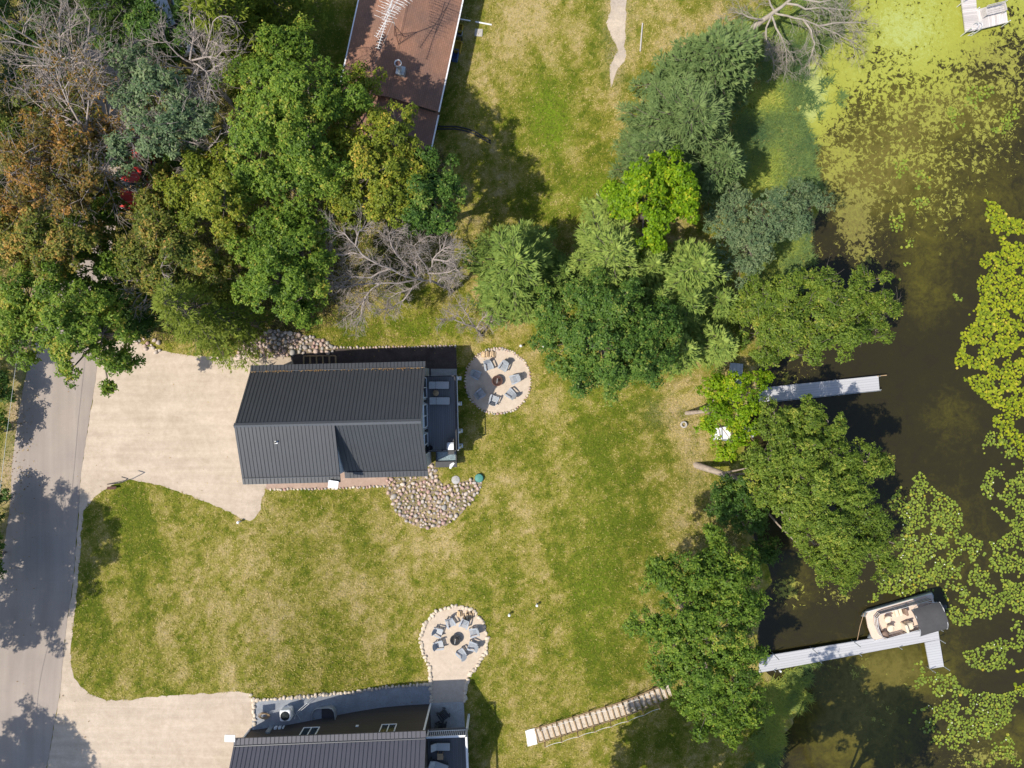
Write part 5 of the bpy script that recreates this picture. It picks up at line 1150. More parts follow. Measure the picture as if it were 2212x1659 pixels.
for s_, y0, y1, ze, xx in ((-1, -7.4, 9.6, 2.2, 3.79), (1, -7.4, 9.6, 2.2, 3.79), (1, -10.6, -7.5, 1.82, 3.76)):
    mb = MB(); mb.box(Vector((s_ * xx, (y0 + y1) / 2, ze)), (.1, y1 - y0, .1)); mb.build('gutter', M['white_paint'], cb)
fx, fy = PW(866.5, 156, 3.0); lx = (fx - ox) * .977 + (fy - oy) * -.2116; ly = (fx - ox) * .2116 + (fy - oy) * .977
mb = MB(); mb.box(Vector((lx, ly, 3.1)), (.62, .62, .5)); mb.build('flue_curb', M['galv'], cb)
mb = MB(); mb.tube([(lx, ly, 3.2), (lx, ly, 4.35)], .17, 14); mb.lathe([(.16, 4.3), (.26, 4.35), (.26, 4.5), (.23, 4.52), (.22, 4.42), (.2, 4.42)], (lx, ly, 0), 20); mb.lathe([(.2, 4.415), (0, 4.43)], (lx, ly, 0), 20, 1); mb.build('flue_pipe', [M['aluminium'], M['rust']], cb)
# television aerials on a small tripod tower
ax, ay = PW(862, 84, 3.1); t = thing('tv_aerial', 'white television aerials on a tripod mast on the brown shingle roof', 'aerial', (ax, ay, 3.08))
tx, ty = PW(838, 29, 7.1); top = Vector((tx - ax, ty - ay, 4.0)) * 1.0; top.x *= 1; mid = Vector((top.x * .1, top.y * .1, 2.0))
tr = MB(); mid = Vector((0, 0, 2.0)); top = Vector((0, 0, 4.0))
for k in range(3):
    a = k * 2.094 + .4; b = Vector((.42 * math.cos(a), .42 * math.sin(a), -.02)); c2 = Vector((.42 * math.cos(a + 2.094), .42 * math.sin(a + 2.094), 0)); tr.tube([b, mid], .022, 5)
    for f in (.15, .35, .55, .75): tr.tube([b.lerp(mid, f), c2.lerp(mid, f)], .012, 4)
tr.build('tower', M['rust'], t)
mb = MB(); mb.tube([(0, 0, 1.6), top + Vector((0, 0, .3))], .025, 6); mb.build('mast', M['aluminium'], t)
def yagi(z, ang, L0, L1, n, l0, l1, cross=.0):
    mb = MB(); d = Vector((math.cos(ang), math.sin(ang), 0)); s_ = Vector((-d.y, d.x, 0)); p = Vector((0, 0, z)); mb.tube([p + d * L0, p + d * L1], .022, 5)
    for k in range(n):
        f = (k / (n - 1)); q = p + d * (L0 + (L1 - L0) * f); l_ = (l0 + (l1 - l0) * min(1, f * 1.5)) * .5; mb.tube([q - s_ * l_ + Vector((0, 0, .03)), q + s_ * l_ + Vector((0, 0, .03))], .011 if l_ > .2 else .014, 4)
    mb.build('yagi_antenna', M['white_paint'], t)
yagi(4.05, R(-107), -1.7, 2.7, 24, 2.3, .3); yagi(3.7, R(-120), -1.6, 1.9, 18, 2.0, .34); yagi(4.25, R(-112), -1.9, .8, 9, 2.6, 1.5)
mb = MB(); mb.tube([(0, 0, 2.6), Vector((*PW(803, 153, 2.6), 2.6)) - Vector((ax, ay, 3.08))], .008, 4); mb.build('guy_wire', M['aluminium'], t)
# clutter along the cabin wall
def clutter(px, py, name, label, cat, build, rz=0.0):
    x, y, z = PG(px, py, .2); o = build().mesh(name, None) if False else None
    return (x, y, z - .2)
def crate(px, py, name, label, cat, d, m, rz=R(-12), wall=.03):
    x, y, z = PG(px, py, d[2]); mb = MB(); w_, l_, h_ = d
    mb.box(Vector((0, 0, .02)), (w_, l_, .04)); mb.box(Vector((w_ / 2 - wall / 2, 0, h_ / 2 + .03)), (wall, l_, h_)); mb.box(Vector((-w_ / 2 + wall / 2, 0, h_ / 2 + .03)), (wall, l_, h_)); mb.box(Vector((0, l_ / 2 - wall / 2, h_ / 2 + .031)), (w_ - 2 * wall, wall, h_)); mb.box(Vector((0, -l_ / 2 + wall / 2, h_ / 2 + .031)), (w_ - 2 * wall, wall, h_))
    o = mb.build(name, M[m]); o.location = (x, y, z - d[2]); o.rotation_euler[2] = rz; tag(o, label, cat)
crate(992, 59, 'plastic_crate', 'yellow crate in the shade of the brown cabin, upper of two', 'crate', (.5, .6, .4), 'yellow_plastic'); crate(989, 99, 'plastic_crate', 'larger yellow crate in the shade of the brown cabin, below the hose', 'crate', (.5, .8, .5), 'yellow_plastic')
crate(983, 117, 'storage_bin', 'blue storage bin against the shaded wall of the brown cabin', 'bin', (.45, .8, .5), 'blue_plastic'); crate(993, 71, 'metal_tub', 'small grey metal tub between the yellow crates', 'tub', (.4, .4, .3), 'galv')
x, y, z = PG(991, 83, .1); mb = MB()
for k in range(4): mb.tube([(.27 * math.cos(q * .35), .33 * math.sin(q * .35), .04 + .05 * k) for q in range(19)], .025, 5, cap=False)
o = mb.build('garden_hose', M['black_metal']); o.location = (x, y, z - .1); tag(o, 'black coiled hose between two yellow crates by the cabin', 'hose')
def bar(name, label, cat, a, b, r_, m, n=8, ha=.05, hb=.05):
    p = Vector(PG(*a, ha)); q = Vector(PG(*b, hb)); mb = MB(); mb.tube([Vector((0, 0, 0)), q - p], r_, n); o = mb.build(name, M[m]); o.location = p; tag(o, label, cat); return o
bar('white_pole', 'white pole leaning out from the shaded cabin wall', 'pole', (988, 40), (1016, 45), .05, 'white_paint', 8, .5, .1); bar('white_pole', 'white tapered pole lying on the sunny grass beside the cabin', 'pole', (1027, 47), (1062, 53.5), .06, 'white_paint')
bar('wooden_pole', 'grey wooden pole lying on the lawn beside the broken path', 'pole', (1388, 50), (1383, 111), .055, 'grey_wood'); bar('wooden_plank', 'pale plank sticking out beside the yellow crate', 'plank', (988, 90), (1002, 92), .04, 'wood', 4)
x, y, z = PG(1034, 71); mb = MB(); mb.box(Vector((0, 0, .03)), (.62, .58, .08), R(-5), 0, .03); o = mb.build('paving_slab', M['old_concrete']); o.location = (x, y, z); tag(o, 'single grey paving slab in the grass beside the cabin', 'paving slab')
p = [PG(a, b, .06) for a, b in ((940, 273), (960, 273), (985, 273), (1005, 277), (1025, 284), (1042, 294), (1060, 304))]
for off, lab in ((0, 'black ribbed drainage pipe curving from the cabin corner, outer of two'), (1, 'black ribbed drainage pipe curving from the cabin corner, inner of two')):
    mb = MB(); pp = [Vector(q) - Vector(p[0]) + Vector((0, -.2 * off, 0)) for q in p]; mb.tube(pp, .06, 8); o = mb.build('drain_pipe', M['black_metal']); o.location = p[0]; tag(o, lab, 'pipe', 'drain pipes by the cabin')
# small yard things on the right
x, y, z = PG(1403, 186)
t = thing('fire_ring', 'small fire ring of loose stones on the upper lawn', 'fire ring', (x, y, z)); mb = MB(); mb.lathe([(.2, 0), (.22, .16), (.18, .16), (.17, .03), (0, .03)], n=16); mb.build('ring', M['rust'], t)
for k in range(7):
    a = k * .9; o = mobj('rock', SMALLR[k % 6], t, (.3 * math.cos(a), .3 * math.sin(a), .04)); o.scale = (.1,) * 3; o.rotation_euler[2] = a
x, y, z = PG(1124, 481); mb = MB(); mb.lathe([(.2, -.1), (.17, .05), (.16, .18), (.15, .19), (0, .19)], n=14); o = mb.build('tree_stump', M['bark']); o.location = (x, y, z); tag(o, 'short brown tree stump in the sunny lawn above the pines', 'stump')
x, y, z = PG(1268, 497); mb = MB(); mb.lathe([(.2, -.1), (.2, .06), (.18, .08), (0, .08)], n=18); o = mb.build('tree_stump', M['grey_wood']); o.location = (x, y, z); tag(o, 'low grey stump at the edge of the pale pine', 'stump')
x, y, z = PG(1477, 917, .1); mb = MB(); mb.lathe([(.15, .02), (.15, .2), (.2, .22), (.27, .2), (.28, .0)], n=20); o = mb.build('concrete_ring', M['old_concrete']); o.location = (x, y, z - .1); tag(o, 'pale hollow concrete ring in the grass by the lime coloured tree', 'ring')
x, y, z = PG(1296, 441)
t = thing('satellite_dish', 'grey satellite dish on a white post beside the lime coloured maple', 'satellite dish', (x, y, z))
mb = MB(); mb.tube([(0, 0, -.1), (0, 0, 1.0)], .035, 8); mb.build('post', M['white_paint'], t)
mb = MB(); mb.lathe([(0, 0), (.12, .015), (.25, .06), (.33, .11), (.33, .12), (.24, .075), (0, .02)], n=22)
rm = Matrix.Translation((.02, .02, 1.1)) @ Matrix.Rotation(R(25), 4, 'Z') @ Matrix.Rotation(R(62), 4, 'Y'); mb.v = [tuple(rm @ Vector(v_)) for v_ in mb.v]; mb.build('dish', M['aluminium'], t)
mb = MB(); mb.tube([(0, 0, 1.0), (-.35, .45, 1.2)], .02, 6); mb.box(Vector((-.35, .45, 1.22)), (.12, .1, .1)); mb.build('feed_arm', M['white_paint'], t)
# cars half hidden under the trees
def car(px, py, rz, m, label, L=4.5, W_=1.8, van=False):
    x, y, z = PG(px, py, .8); t = thing('parked_car', label, 'car', (x, y, z - .8), rz)
    h_ = 1.0 if van else .85
    mb = MB(); pr = [(-L / 2, .35), (-L / 2, .75), (-L / 2 + .15, h_), (L / 2 - .5, h_ * .97), (L / 2 - .1, .8), (L / 2, .6), (L / 2, .32)]; pr = [(a, b) for a, b in pr]
    vs = []; n = len(pr)
    for s_, ins in ((-1, .1), (-1, 0), (1, 0), (1, .1)):
        for a, b in pr: vs.append((a * (1 - (.02 if ins else 0)), s_ * (W_ / 2 - ins * (1 if b > .7 else .2)), b))
    fs = [tuple(range(n)), tuple(range(4 * n - 1, 3 * n - 1, -1))]
    for r_ in range(3):
        for i in range(n): fs.append((r_ * n + i, r_ * n + (i + 1) % n, r_ * n + n + (i + 1) % n, r_ * n + n + i))
    mb.add(vs, fs); body = mb.build('body', M[m], t)
    mb = MB(); x0_, x1_ = (-L / 2 + .25, L / 2 - 1.0) if van else (-L / 2 + .5, L / 2 - 1.35)
    zt = 1.85 if van else 1.42
    vs = [(x0_, -W_ / 2 + .1, h_ - .02), (x1_, -W_ / 2 + .1, h_ - .02), (x1_, W_ / 2 - .1, h_ - .02), (x0_, W_ / 2 - .1, h_ - .02), (x0_ + .3, -W_ / 2 + .25, zt), (x1_ - .6, -W_ / 2 + .25, zt), (x1_ - .6, W_ / 2 - .25, zt), (x0_ + .3, W_ / 2 - .25, zt)]
    mb.add(vs, [(0, 1, 5, 4), (1, 2, 6, 5), (2, 3, 7, 6), (3, 0, 4, 7)]); mb.build('window', M['glass'], t)
    mb = MB(); mb.prism([(x0_ + .28, -W_ / 2 + .23), (x1_ - .58, -W_ / 2 + .23), (x1_ - .5, 0), (x1_ - .58, W_ / 2 - .23), (x0_ + .28, W_ / 2 - .23)], zt - .02, zt + .04); mb.build('roof', M[m], t)
    for sx in (-L / 2 + .8, L / 2 - .85):
        for s_ in (-1, 1):
            mb = MB(); mb.tube([(sx, s_ * (W_ / 2 - .2), .33), (sx, s_ * (W_ / 2 + .01), .33)], .33, 16); wh = mb.build('wheel', M['rubber'], t); mb = MB(); mb.tube([(sx, s_ * (W_ / 2), .33), (sx, s_ * (W_ / 2 + .02), .33)], .2, 12); mb.build('rim', M['aluminium'], wh)
    for s_ in (-1, 1):
        mb = MB(); mb.box(Vector((L / 2 - .06, s_ * .65, .7)), (.12, .3, .14)); mb.build('headlight', M['white_paint'], t); mb = MB(); mb.box(Vector((x1_ - .25, s_ * (W_ / 2 + .08), h_ + .1)), (.12, .2, .14)); mb.build('mirror', M[m], t)
car(293, 388, R(-100), 'red_paint', 'red parked car glimpsed through the trees beside the road')
car(366, 52, R(-70), 'grey_paint', 'pale grey parked van roof showing between the bare branches at the top left', 4.8, 1.9, True)
# overhead cable along the road
mb = MB(); pts = [Vector((*PW(a, b, h), h)) for a, b, h in ((60, 560, 6.0), (36, 775, 6.1), (29, 829, 6.15), (14, 944, 6.2), (0, 1060, 6.3), (-40, 1400, 6.5), (-80, 1750, 6.9))]
mb.tube(pts, .013, 6); o = mb.build('overhead_cable', M['galv']); tag(o, 'thin grey overhead cable running along the left verge of the road', 'cable')

# ---------------------------------------------------------------- trees
class Tubes:
    """many tapered branches as one mesh"""
    def __init__(s): s.v = []; s.f = []; s.n = 0
    def add(s, pts, rad, n=5):
        P = np.asarray(pts, float); k = len(P); T = np.gradient(P, axis=0); T /= np.linalg.norm(T, axis=1, keepdims=True) + 1e-9
        ref = np.array([0.0, 0, 1]) if abs(T[0, 2]) < .85 else np.array([1.0, 0, 0])
        A = np.cross(T, ref); A /= np.linalg.norm(A, axis=1, keepdims=True) + 1e-9; B = np.cross(T, A)
        t = np.arange(n) * 2 * np.pi / n; rad = np.asarray(rad, float)
        V = P[:, None] + (A[:, None] * np.cos(t)[None, :, None] + B[:, None] * np.sin(t)[None, :, None]) * rad[:, None, None]
        s.v.append(V.reshape(-1, 3)); i = np.arange((k - 1) * n).reshape(k - 1, n); j = np.roll(i, -1, 1)
        s.f.append((np.stack([i, j, j + n, i + n], 2).reshape(-1, 4)) + s.n); s.n += k * n
    def mesh(s, name, m): return npmesh(name, np.concatenate(s.v), np.concatenate(s.f), m, smooth=True)
def leaves(pos, nrm, per, L, W_, droop, tint_c, jit=.12, r=None):
    """rosettes of leaves: `per` rhombic leaves round every position, facing nrm"""
    r = rng if r is None else r; n = len(pos)
    nrm = nrm / (np.linalg.norm(nrm, axis=1, keepdims=True) + 1e-9)
    ref = np.where(np.abs(nrm[:, 2:3]) < .9, np.array([[0, 0, 1.0]]), np.array([[1.0, 0, 0]])); a = np.cross(nrm, ref); a /= np.linalg.norm(a, axis=1, keepdims=True); b = np.cross(nrm, a)
    th = r.uniform(0, 6.28, (n, 1)) + np.arange(per)[None] * (2 * np.pi / per) + r.normal(0, .35, (n, per))
    dr = r.normal(droop, .35, (n, per)); l_ = L * r.uniform(.65, 1.3, (n, per)); w_ = W_ * r.uniform(.7, 1.3, (n, per))
    tan = a[:, None] * np.cos(th)[..., None] + b[:, None] * np.sin(th)[..., None]; d = tan * np.cos(dr)[..., None] - nrm[:, None] * np.sin(dr)[..., None]
    s_ = np.cross(d, nrm[:, None]); s_ /= np.linalg.norm(s_, axis=2, keepdims=True) + 1e-9
    s_ = s_ + nrm[:, None] * r.normal(0, .3, (n, per, 1))
    p = pos[:, None] + r.normal(0, .03, (n, per, 3)); l3 = l_[..., None]; w3 = w_[..., None]
    V = np.stack([p, p + d * l3 * .55 + s_ * w3 * .5, p + d * l3, p + d * l3 * .55 - s_ * w3 * .5], 2).reshape(-1, 3)
    t = np.clip(np.repeat(tint_c, per) + r.normal(0, jit, n * per), 0, 1)
    return V, np.arange(len(V)).reshape(-1, 4), t
def lobe_world(lobes, h, base, cz=.66, spread=.16):
    """lobes measured in the photograph -> ellipsoids in the world, at the height their part of the crown has"""
    cx = sum(l[0] * l[2] ** 2 for l in lobes) / sum(l[2] ** 2 for l in lobes); cy = sum(l[1] * l[2] ** 2 for l in lobes) / sum(l[2] ** 2 for l in lobes)
    ext = max(math.hypot(l[0] - cx, l[1] - cy) + l[2] for l in lobes); out = []
    for q, l in enumerate(lobes):
        d = math.hypot(l[0] - cx, l[1] - cy) / ext
        z = base + h * (cz + spread * (1 - 2.2 * d * d) + (l[3] if len(l) > 3 else 0) + random.uniform(-.04, .04)); z = max(z, base + .8)
        x, y = PW(l[0], l[1], z); r_ = l[2] * (CAMH - z) / FD
        out.append((np.array([x, y, z]), r_, min(r_ * .78, max(.8, (z - base) * .75))))
    return out
def broadleaf(lobes, h, m, label,  name='oak_tree', cat='tree', group=None, root=None, L=.195, W_=.098, per=6, cover=2.3, tintc=.45, sp=.3, gap=.0, dead=0, fine=1.3, bark=None):
    r = np.random.default_rng(abs(hash((round(lobes[0][0]), round(lobes[0][1])))) % 100000)
    cx = sum(l[0] * l[2] ** 2 for l in lobes) / sum(l[2] ** 2 for l in lobes); cy = sum(l[1] * l[2] ** 2 for l in lobes) / sum(l[2] ** 2 for l in lobes)
    z = 0.
    for _ in range(4): x, y = PW(cx, cy, z + h * .62); z = GZ(x, y)
    base = max(z, WATER_Z - .3); EL = lobe_world(lobes, h, base)
    if root is not None: bx_, by_, base = PG(*root)
    else: bx_, by_ = x, y
    B0 = np.array([bx_, by_, base])
    t = thing(name, label, cat, tuple(B0), 0, group)
    cl = []
    for c, rr, rz_ in EL:
        n = max(6, int(2.7 * rr * rr / .36)); d = r.normal(0, 1, (n, 3)); d[:, 2] = np.abs(d[:, 2]) * .9 - .25; d /= np.linalg.norm(d, axis=1, keepdims=True)
        ph = np.arctan2(d[:, 1], d[:, 0]); wob = 1 + .2 * np.sin(3 * ph + r.uniform(0, 6)) + .14 * np.sin(5 * ph + r.uniform(0, 6)) + .08 * np.sin(9 * ph + r.uniform(0, 6))
        q = r.uniform(.55, 1.0, n) ** .6 * wob; far = r.random(n) < .12; q = np.where(far, q * r.uniform(1.1, 1.35, n), q)
        cl.append(np.concatenate([c + r.normal(0, .12, (3, 3)) * rr + np.array([0, 0, rz_ * .85]), r.uniform(.5, .75, (3, 1)) * np.minimum(1, .55 + rr * .25)], 1))
        cl.append(np.concatenate([c + d * q[:, None] * np.array([rr * .86, rr * .86, rz_]), r.uniform(.38, .72, (n, 1)) * np.minimum(1, .55 + rr * .25)], 1))
    cl = np.concatenate(cl)
    if gap > 0: cl = cl[r.random(len(cl)) > gap]
    cen = np.mean([c for c, _, _ in EL], axis=0); cen[2] -= 1.2
    ctint = tintc + r.normal(0, .15, len(cl))
    nros = np.maximum(6, (cover * 2 * np.pi * cl[:, 3] ** 2 / (.1 / fine)).astype(int) // 2)
    idx = np.repeat(np.arange(len(cl)), nros); n = len(idx)
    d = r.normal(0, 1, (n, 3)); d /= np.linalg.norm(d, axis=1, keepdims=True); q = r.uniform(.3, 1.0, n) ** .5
    pos = cl[idx, :3] + d * (q * cl[idx, 3])[:, None] * np.array([1, 1, .62])
    out = pos - cen; out /= np.linalg.norm(out, axis=1, keepdims=True) + 1e-9
    nr = np.array([0, 0, .75]) + d * .5 + out * .35 + r.normal(0, .28, (n, 3))
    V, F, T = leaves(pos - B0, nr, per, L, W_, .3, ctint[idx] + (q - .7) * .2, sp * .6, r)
    mobj('crown', npmesh('crown', V, F, m, tint=T), t)
    tb = Tubes(); top = cen.copy(); th_ = min(h * .022, .26)
    mid = (B0 + np.array([cen[0], cen[1], base + (cen[2] - base) * .6]) * 1.0 + np.array([0, 0, 0])) / 2; mid = B0 * .5 + np.array([cen[0], cen[1], cen[2]]) * .5 + r.normal(0, .15, 3)
    fork = np.array([cen[0], cen[1], cen[2] - .3]); tr = np.array([B0 - [0, 0, .3], B0 + (mid - B0) * .5, mid, fork]) - B0
    tb.add(tr, [th_ * 1.25, th_, th_ * .8, th_ * .5], 8)
    limbs = []
    for c, rr, rz_ in EL:
        s0 = tr[2] * r.uniform(.3, 1) + tr[1] * 0 + (tr[3] - tr[2]) * r.uniform(0, .8); e = c - B0 - np.array([0, 0, rz_ * .25]); m_ = (s0 + e) / 2 + r.normal(0, .2, 3) + np.array([0, 0, .3]); m1 = s0 * .7 + m_ * .3
        tb.add([s0, m_, e], [th_ * .42, th_ * .28, th_ * .14], 6); limbs.append((s0, m_, e))
    Lm = np.array([l_[k] for l_ in limbs for k in (1, 2)])
    for k in range(len(cl)):
        p = cl[k, :3] - B0; s0 = Lm[np.argmin(((Lm - p) ** 2).sum(1))]
        tb.add([s0, (s0 + p) / 2 + r.normal(0, .12, 3), p], [.035, .022, .01], 4)
        for _ in range(dead):
            e = p + r.normal(0, .5, 3) + np.array([0, 0, cl[k, 3] * .7]); tb.add([p, (p + e) / 2 + r.normal(0, .1, 3), e], [.02, .013, .006], 3)
    mobj('trunk', tb.mesh('trunk', M[bark] if bark else (M['trunk'] if dead < 2 else M['dead_wood'])), t)
    return t
def conifer(px, py, rp, h, m, label, name='pine_tree', group=None, soft=0.0, nb=120, lean=(0, 0), top=.96, fl=.42, fw=.085, tintc=.5):
    r = np.random.default_rng(int(px * 7 + py))
    z = 0.
    for _ in range(4): x, y = PW(px, py, z + h * .55); z = GZ(x, y)
    Rm = rp * (CAMH - z - h * .35) / FD; B0 = np.array([x, y, z])
    t = thing(name, label, 'tree', tuple(B0), 0, group); tb = Tubes(); tb.add([[0, 0, -.3], [0, 0, h * .5], [0, 0, h]], [h * .022, h * .014, .02], 7)
    pos = []; dirs = []; tt = []
    nb = int(nb * (Rm / 3.2) ** 1.2) + 30
    ph0, ph1 = r.uniform(0, 6, 2)
    for k in range(nb):
        u = (k + r.random()) / nb; zz = h * (.14 + (top - .14) * u ** .85); a = k * 2.39996 + r.normal(0, .3); Lb = Rm * (1 - u) ** .62 * r.uniform(.6, 1.12) * (1 + .16 * math.sin(2 * a + ph0) + .13 * math.sin(3 * a + ph1 + 4 * u) + .1 * math.sin(7 * a + 9 * u)) + .25
        d = np.array([math.cos(a), math.sin(a), 0]); s_ = np.linspace(0, 1, 6)
        rise = Lb * (.10 + .35 * u) ; droop = Lb * .16 * (1 + soft)
        P = d[None] * (Lb * s_)[:, None]; P[:, 2] = zz + rise * s_ - droop * s_ ** 2 * 1.3 + (.12 * Lb * s_ ** 4 if not soft else -.1 * Lb * s_ ** 3)
        P += np.cumsum(r.normal(0, .03, (6, 3)), 0)
        tb.add(P, np.linspace(.035, .008, 6) * (.6 + Lb / 4), 4)
        side = np.array([-d[1], d[0], 0])
        ns = max(3, int(Lb / .17)); sa = r.uniform(.3, 1.0, ns) if Lb > 1 else r.uniform(0.05, 1, ns)
        for q, sv in enumerate(sa):
            p = np.array([np.interp(sv, s_, P[:, j]) for j in range(3)]); sg = 1 if q % 2 else -1; an = r.uniform(.45, 1.05); sd = d * math.cos(an) + side * sg * math.sin(an) + np.array([0, 0, r.uniform(-.15, .2)])
            ls = Lb * .42 * (1.15 - sv) * r.uniform(.6, 1.2) + .18
            nf = max(3, int(ls / .085))
            f = r.uniform(.1, 1, nf)[:, None]; pp = p + sd * ls * f + r.normal(0, .03, (nf, 3)); an2 = r.normal(0, .6, nf)
            dd = sd[None] * np.cos(an2)[:, None] + np.cross(sd, [0, 0, 1])[None] * np.sin(an2)[:, None] + np.array([0, 0, .18]) + r.normal(0, .15 + soft * .15, (nf, 3))
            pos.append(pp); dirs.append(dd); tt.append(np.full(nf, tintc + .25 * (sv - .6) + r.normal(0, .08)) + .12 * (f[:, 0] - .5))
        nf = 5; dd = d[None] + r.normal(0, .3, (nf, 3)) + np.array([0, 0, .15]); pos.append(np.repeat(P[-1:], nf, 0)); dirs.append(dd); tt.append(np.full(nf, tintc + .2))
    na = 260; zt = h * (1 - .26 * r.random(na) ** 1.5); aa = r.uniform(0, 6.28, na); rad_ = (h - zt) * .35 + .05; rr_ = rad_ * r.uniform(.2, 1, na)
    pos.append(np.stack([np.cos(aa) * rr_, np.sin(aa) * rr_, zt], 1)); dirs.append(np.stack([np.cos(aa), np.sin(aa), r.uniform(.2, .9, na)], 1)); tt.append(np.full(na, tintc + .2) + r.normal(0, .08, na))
    pos = np.concatenate(pos); D = np.concatenate(dirs); tt = np.concatenate(tt); D /= np.linalg.norm(D, axis=1, keepdims=True); n = len(pos)
    l_ = fl * r.uniform(.6, 1.25, (n, 1)); w_ = fw * r.uniform(.7, 1.3, (n, 1)); s1 = np.cross(D, [0, 0, 1.0]); s1 /= np.linalg.norm(s1, axis=1, keepdims=True) + 1e-9; s2 = np.cross(D, s1)
    VV = []
    for s_ in (s1, s2 * .8): VV.append(np.stack([pos, pos + D * l_ * .5 + s_ * w_ * .5, pos + D * l_, pos + D * l_ * .5 - s_ * w_ * .5], 1))
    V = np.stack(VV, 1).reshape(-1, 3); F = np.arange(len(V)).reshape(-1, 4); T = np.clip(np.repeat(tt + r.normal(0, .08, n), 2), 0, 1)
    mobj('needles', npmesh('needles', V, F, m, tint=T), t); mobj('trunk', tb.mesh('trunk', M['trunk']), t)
    return t
def grow(tb, r, p, d, L, rad, depth, up=.15, curl=.35, kids=(3, 5), minr=.006, shrink=.62):
    n = 5; P = [p]; q = p.copy(); dd = d.copy()
    for k in range(n):
        dd = dd + r.normal(0, curl * .35, 3) + np.array([0, 0, up * .15]); dd /= np.linalg.norm(dd); q = q + dd * L / n; P.append(q.copy())
    rs = np.linspace(rad, max(minr, rad * .45), n + 1); tb.add(P, rs, 5 if rad > .03 else (4 if rad > .015 else 3))
    if depth <= 0: return
    for k in range(r.integers(kids[0], kids[1] + 1)):
        f = r.uniform(.25, 1.0); j = f * n; i = min(int(j), n - 1); pp = P[i] + (P[i + 1] - P[i]) * (j - i)
        a = r.normal(0, 1, 3); a -= dd * a.dot(dd); a /= np.linalg.norm(a); an = r.uniform(.45, 1.0); nd = dd * math.cos(an) + a * math.sin(an); nd[2] = nd[2] * .75
        grow(tb, r, pp, nd / np.linalg.norm(nd), L * shrink * r.uniform(.7, 1.15), max(minr, rad * .52), depth - 1, up, curl, kids, minr, shrink)
def baretree(px, py, rp, h, label, name='bare_tree', m='dead_wood', group=None, root=None, nl=9, depth=3, seed=0, leafm=None, leafn=0, kids=(3, 5), th=.2, tint=.5):
    r = np.random.default_rng(seed + int(px * 3 + py)); z = 0.
    for _ in range(4): x, y = PW(px, py, z + h * .7); z = GZ(x, y)
    if root is not None: x0, y0, z0 = PG(*root)
    else: x0, y0, z0 = x, y, z
    B0 = np.array([x0, y0, z0]); t = thing(name, label, 'tree', tuple(B0), 0, group); tb = Tubes(); C = np.array([x, y, z + h * .62]) - B0; Rm = rp * (CAMH - z - h * .75) / FD
    tr = np.array([[0, 0, -.3], C * .35 + r.normal(0, .15, 3), C * .7, C]); tb.add(tr, [th, th * .8, th * .62, th * .4], 8)
    for k in range(nl):
        a = k * 2.4 + r.normal(0, .3); f = r.uniform(.55, 1.0); s0 = tr[2] + (tr[3] - tr[2]) * (f - .55) / .45; d = np.array([math.cos(a), math.sin(a), r.uniform(.15, .75)]); d /= np.linalg.norm(d)
        grow(tb, r, s0, d, Rm * r.uniform(.6, .95), th * .34, depth, .1, .4, kids)
    mobj('branches', tb.mesh('branches', M[m]), t)
    if leafn:
        vs = np.concatenate(tb.v); k = r.integers(len(vs) // 6, len(vs), leafn); p = vs[k] + r.normal(0, .1, (leafn, 3)); V, F, T = leaves(p, r.normal(0, .6, (leafn, 3)) + [0, 0, .7], 4, .15, .075, .4, tint + r.normal(0, .2, leafn), .2, r); mobj('leaves', npmesh('leaves', V, F, M[leafm], tint=T), t)
    return t
OAK = M['leaf_oak']
# ---- left woodland
broadleaf([(600, 110, 62), (655, 85, 42), (560, 190, 70), (640, 200, 80), (720, 210, 62), (570, 290, 72), (650, 310, 85), (540, 380, 60), (620, 400, 70), (700, 370, 62)], 15, OAK, 'tall bright green oak whose crown reaches over the left edge of the brown cabin roof')
broadleaf([(790, 185, 42), (775, 250, 48), (840, 290, 60), (870, 370, 48), (800, 370, 62), (740, 310, 55), (830, 430, 52), (760, 440, 50), (890, 420, 30)], 13.5, M['leaf_yellowish'], 'yellowish green oak crown overlapping the lower end of the brown cabin', tintc=.4)
broadleaf([(935, 360, 50), (915, 430, 50), (965, 420, 45), (950, 470, 38), (890, 470, 40)], 12.5, M['leaf_dark'], 'dark green oak in shade just right of the yellowish oak')
broadleaf([(600, 500, 62), (560, 540, 55), (650, 540, 60), (600, 600, 65), (655, 620, 52), (560, 620, 45), (630, 668, 42), (680, 500, 45), (690, 560, 35), (665, 665, 32)], 13, OAK, 'green oak standing between the feathery pine and the dead tree above the boulder heap')
broadleaf([(55, 640, 62), (120, 625, 55), (60, 720, 62), (130, 700, 62), (195, 660, 55), (215, 720, 58), (150, 760, 42), (150, 800, 22), (250, 765, 42), (285, 785, 22), (235, 840, 11, -.1)], 13, OAK, 'large green oak reaching over the road at the left edge', tintc=.5)
broadleaf([(290, 140, 52), (340, 205, 62), (285, 220, 45), (400, 250, 58), (330, 290, 55), (420, 310, 40), (270, 330, 42)], 13, M['leaf_teal'], 'dusky grey green tree with bare grey twigs standing over the road at the upper left', dead=2, gap=.15, cover=2.4)
broadleaf([(450, 370, 62), (400, 420, 52), (480, 440, 58), (530, 420, 45), (420, 480, 45), (500, 500, 45)], 12, M['leaf_yellowish'], 'yellow green tree below the dusky grey tree, left of the tall oak', tintc=.35)
broadleaf([(345, 500, 52), (300, 560, 50), (400, 540, 55), (450, 560, 50), (350, 600, 42), (330, 440, 40), (490, 590, 40)], 11, M['leaf_olive'], 'olive green tree with some rusty leaves in the middle of the left wood', tintc=.42, dead=1)
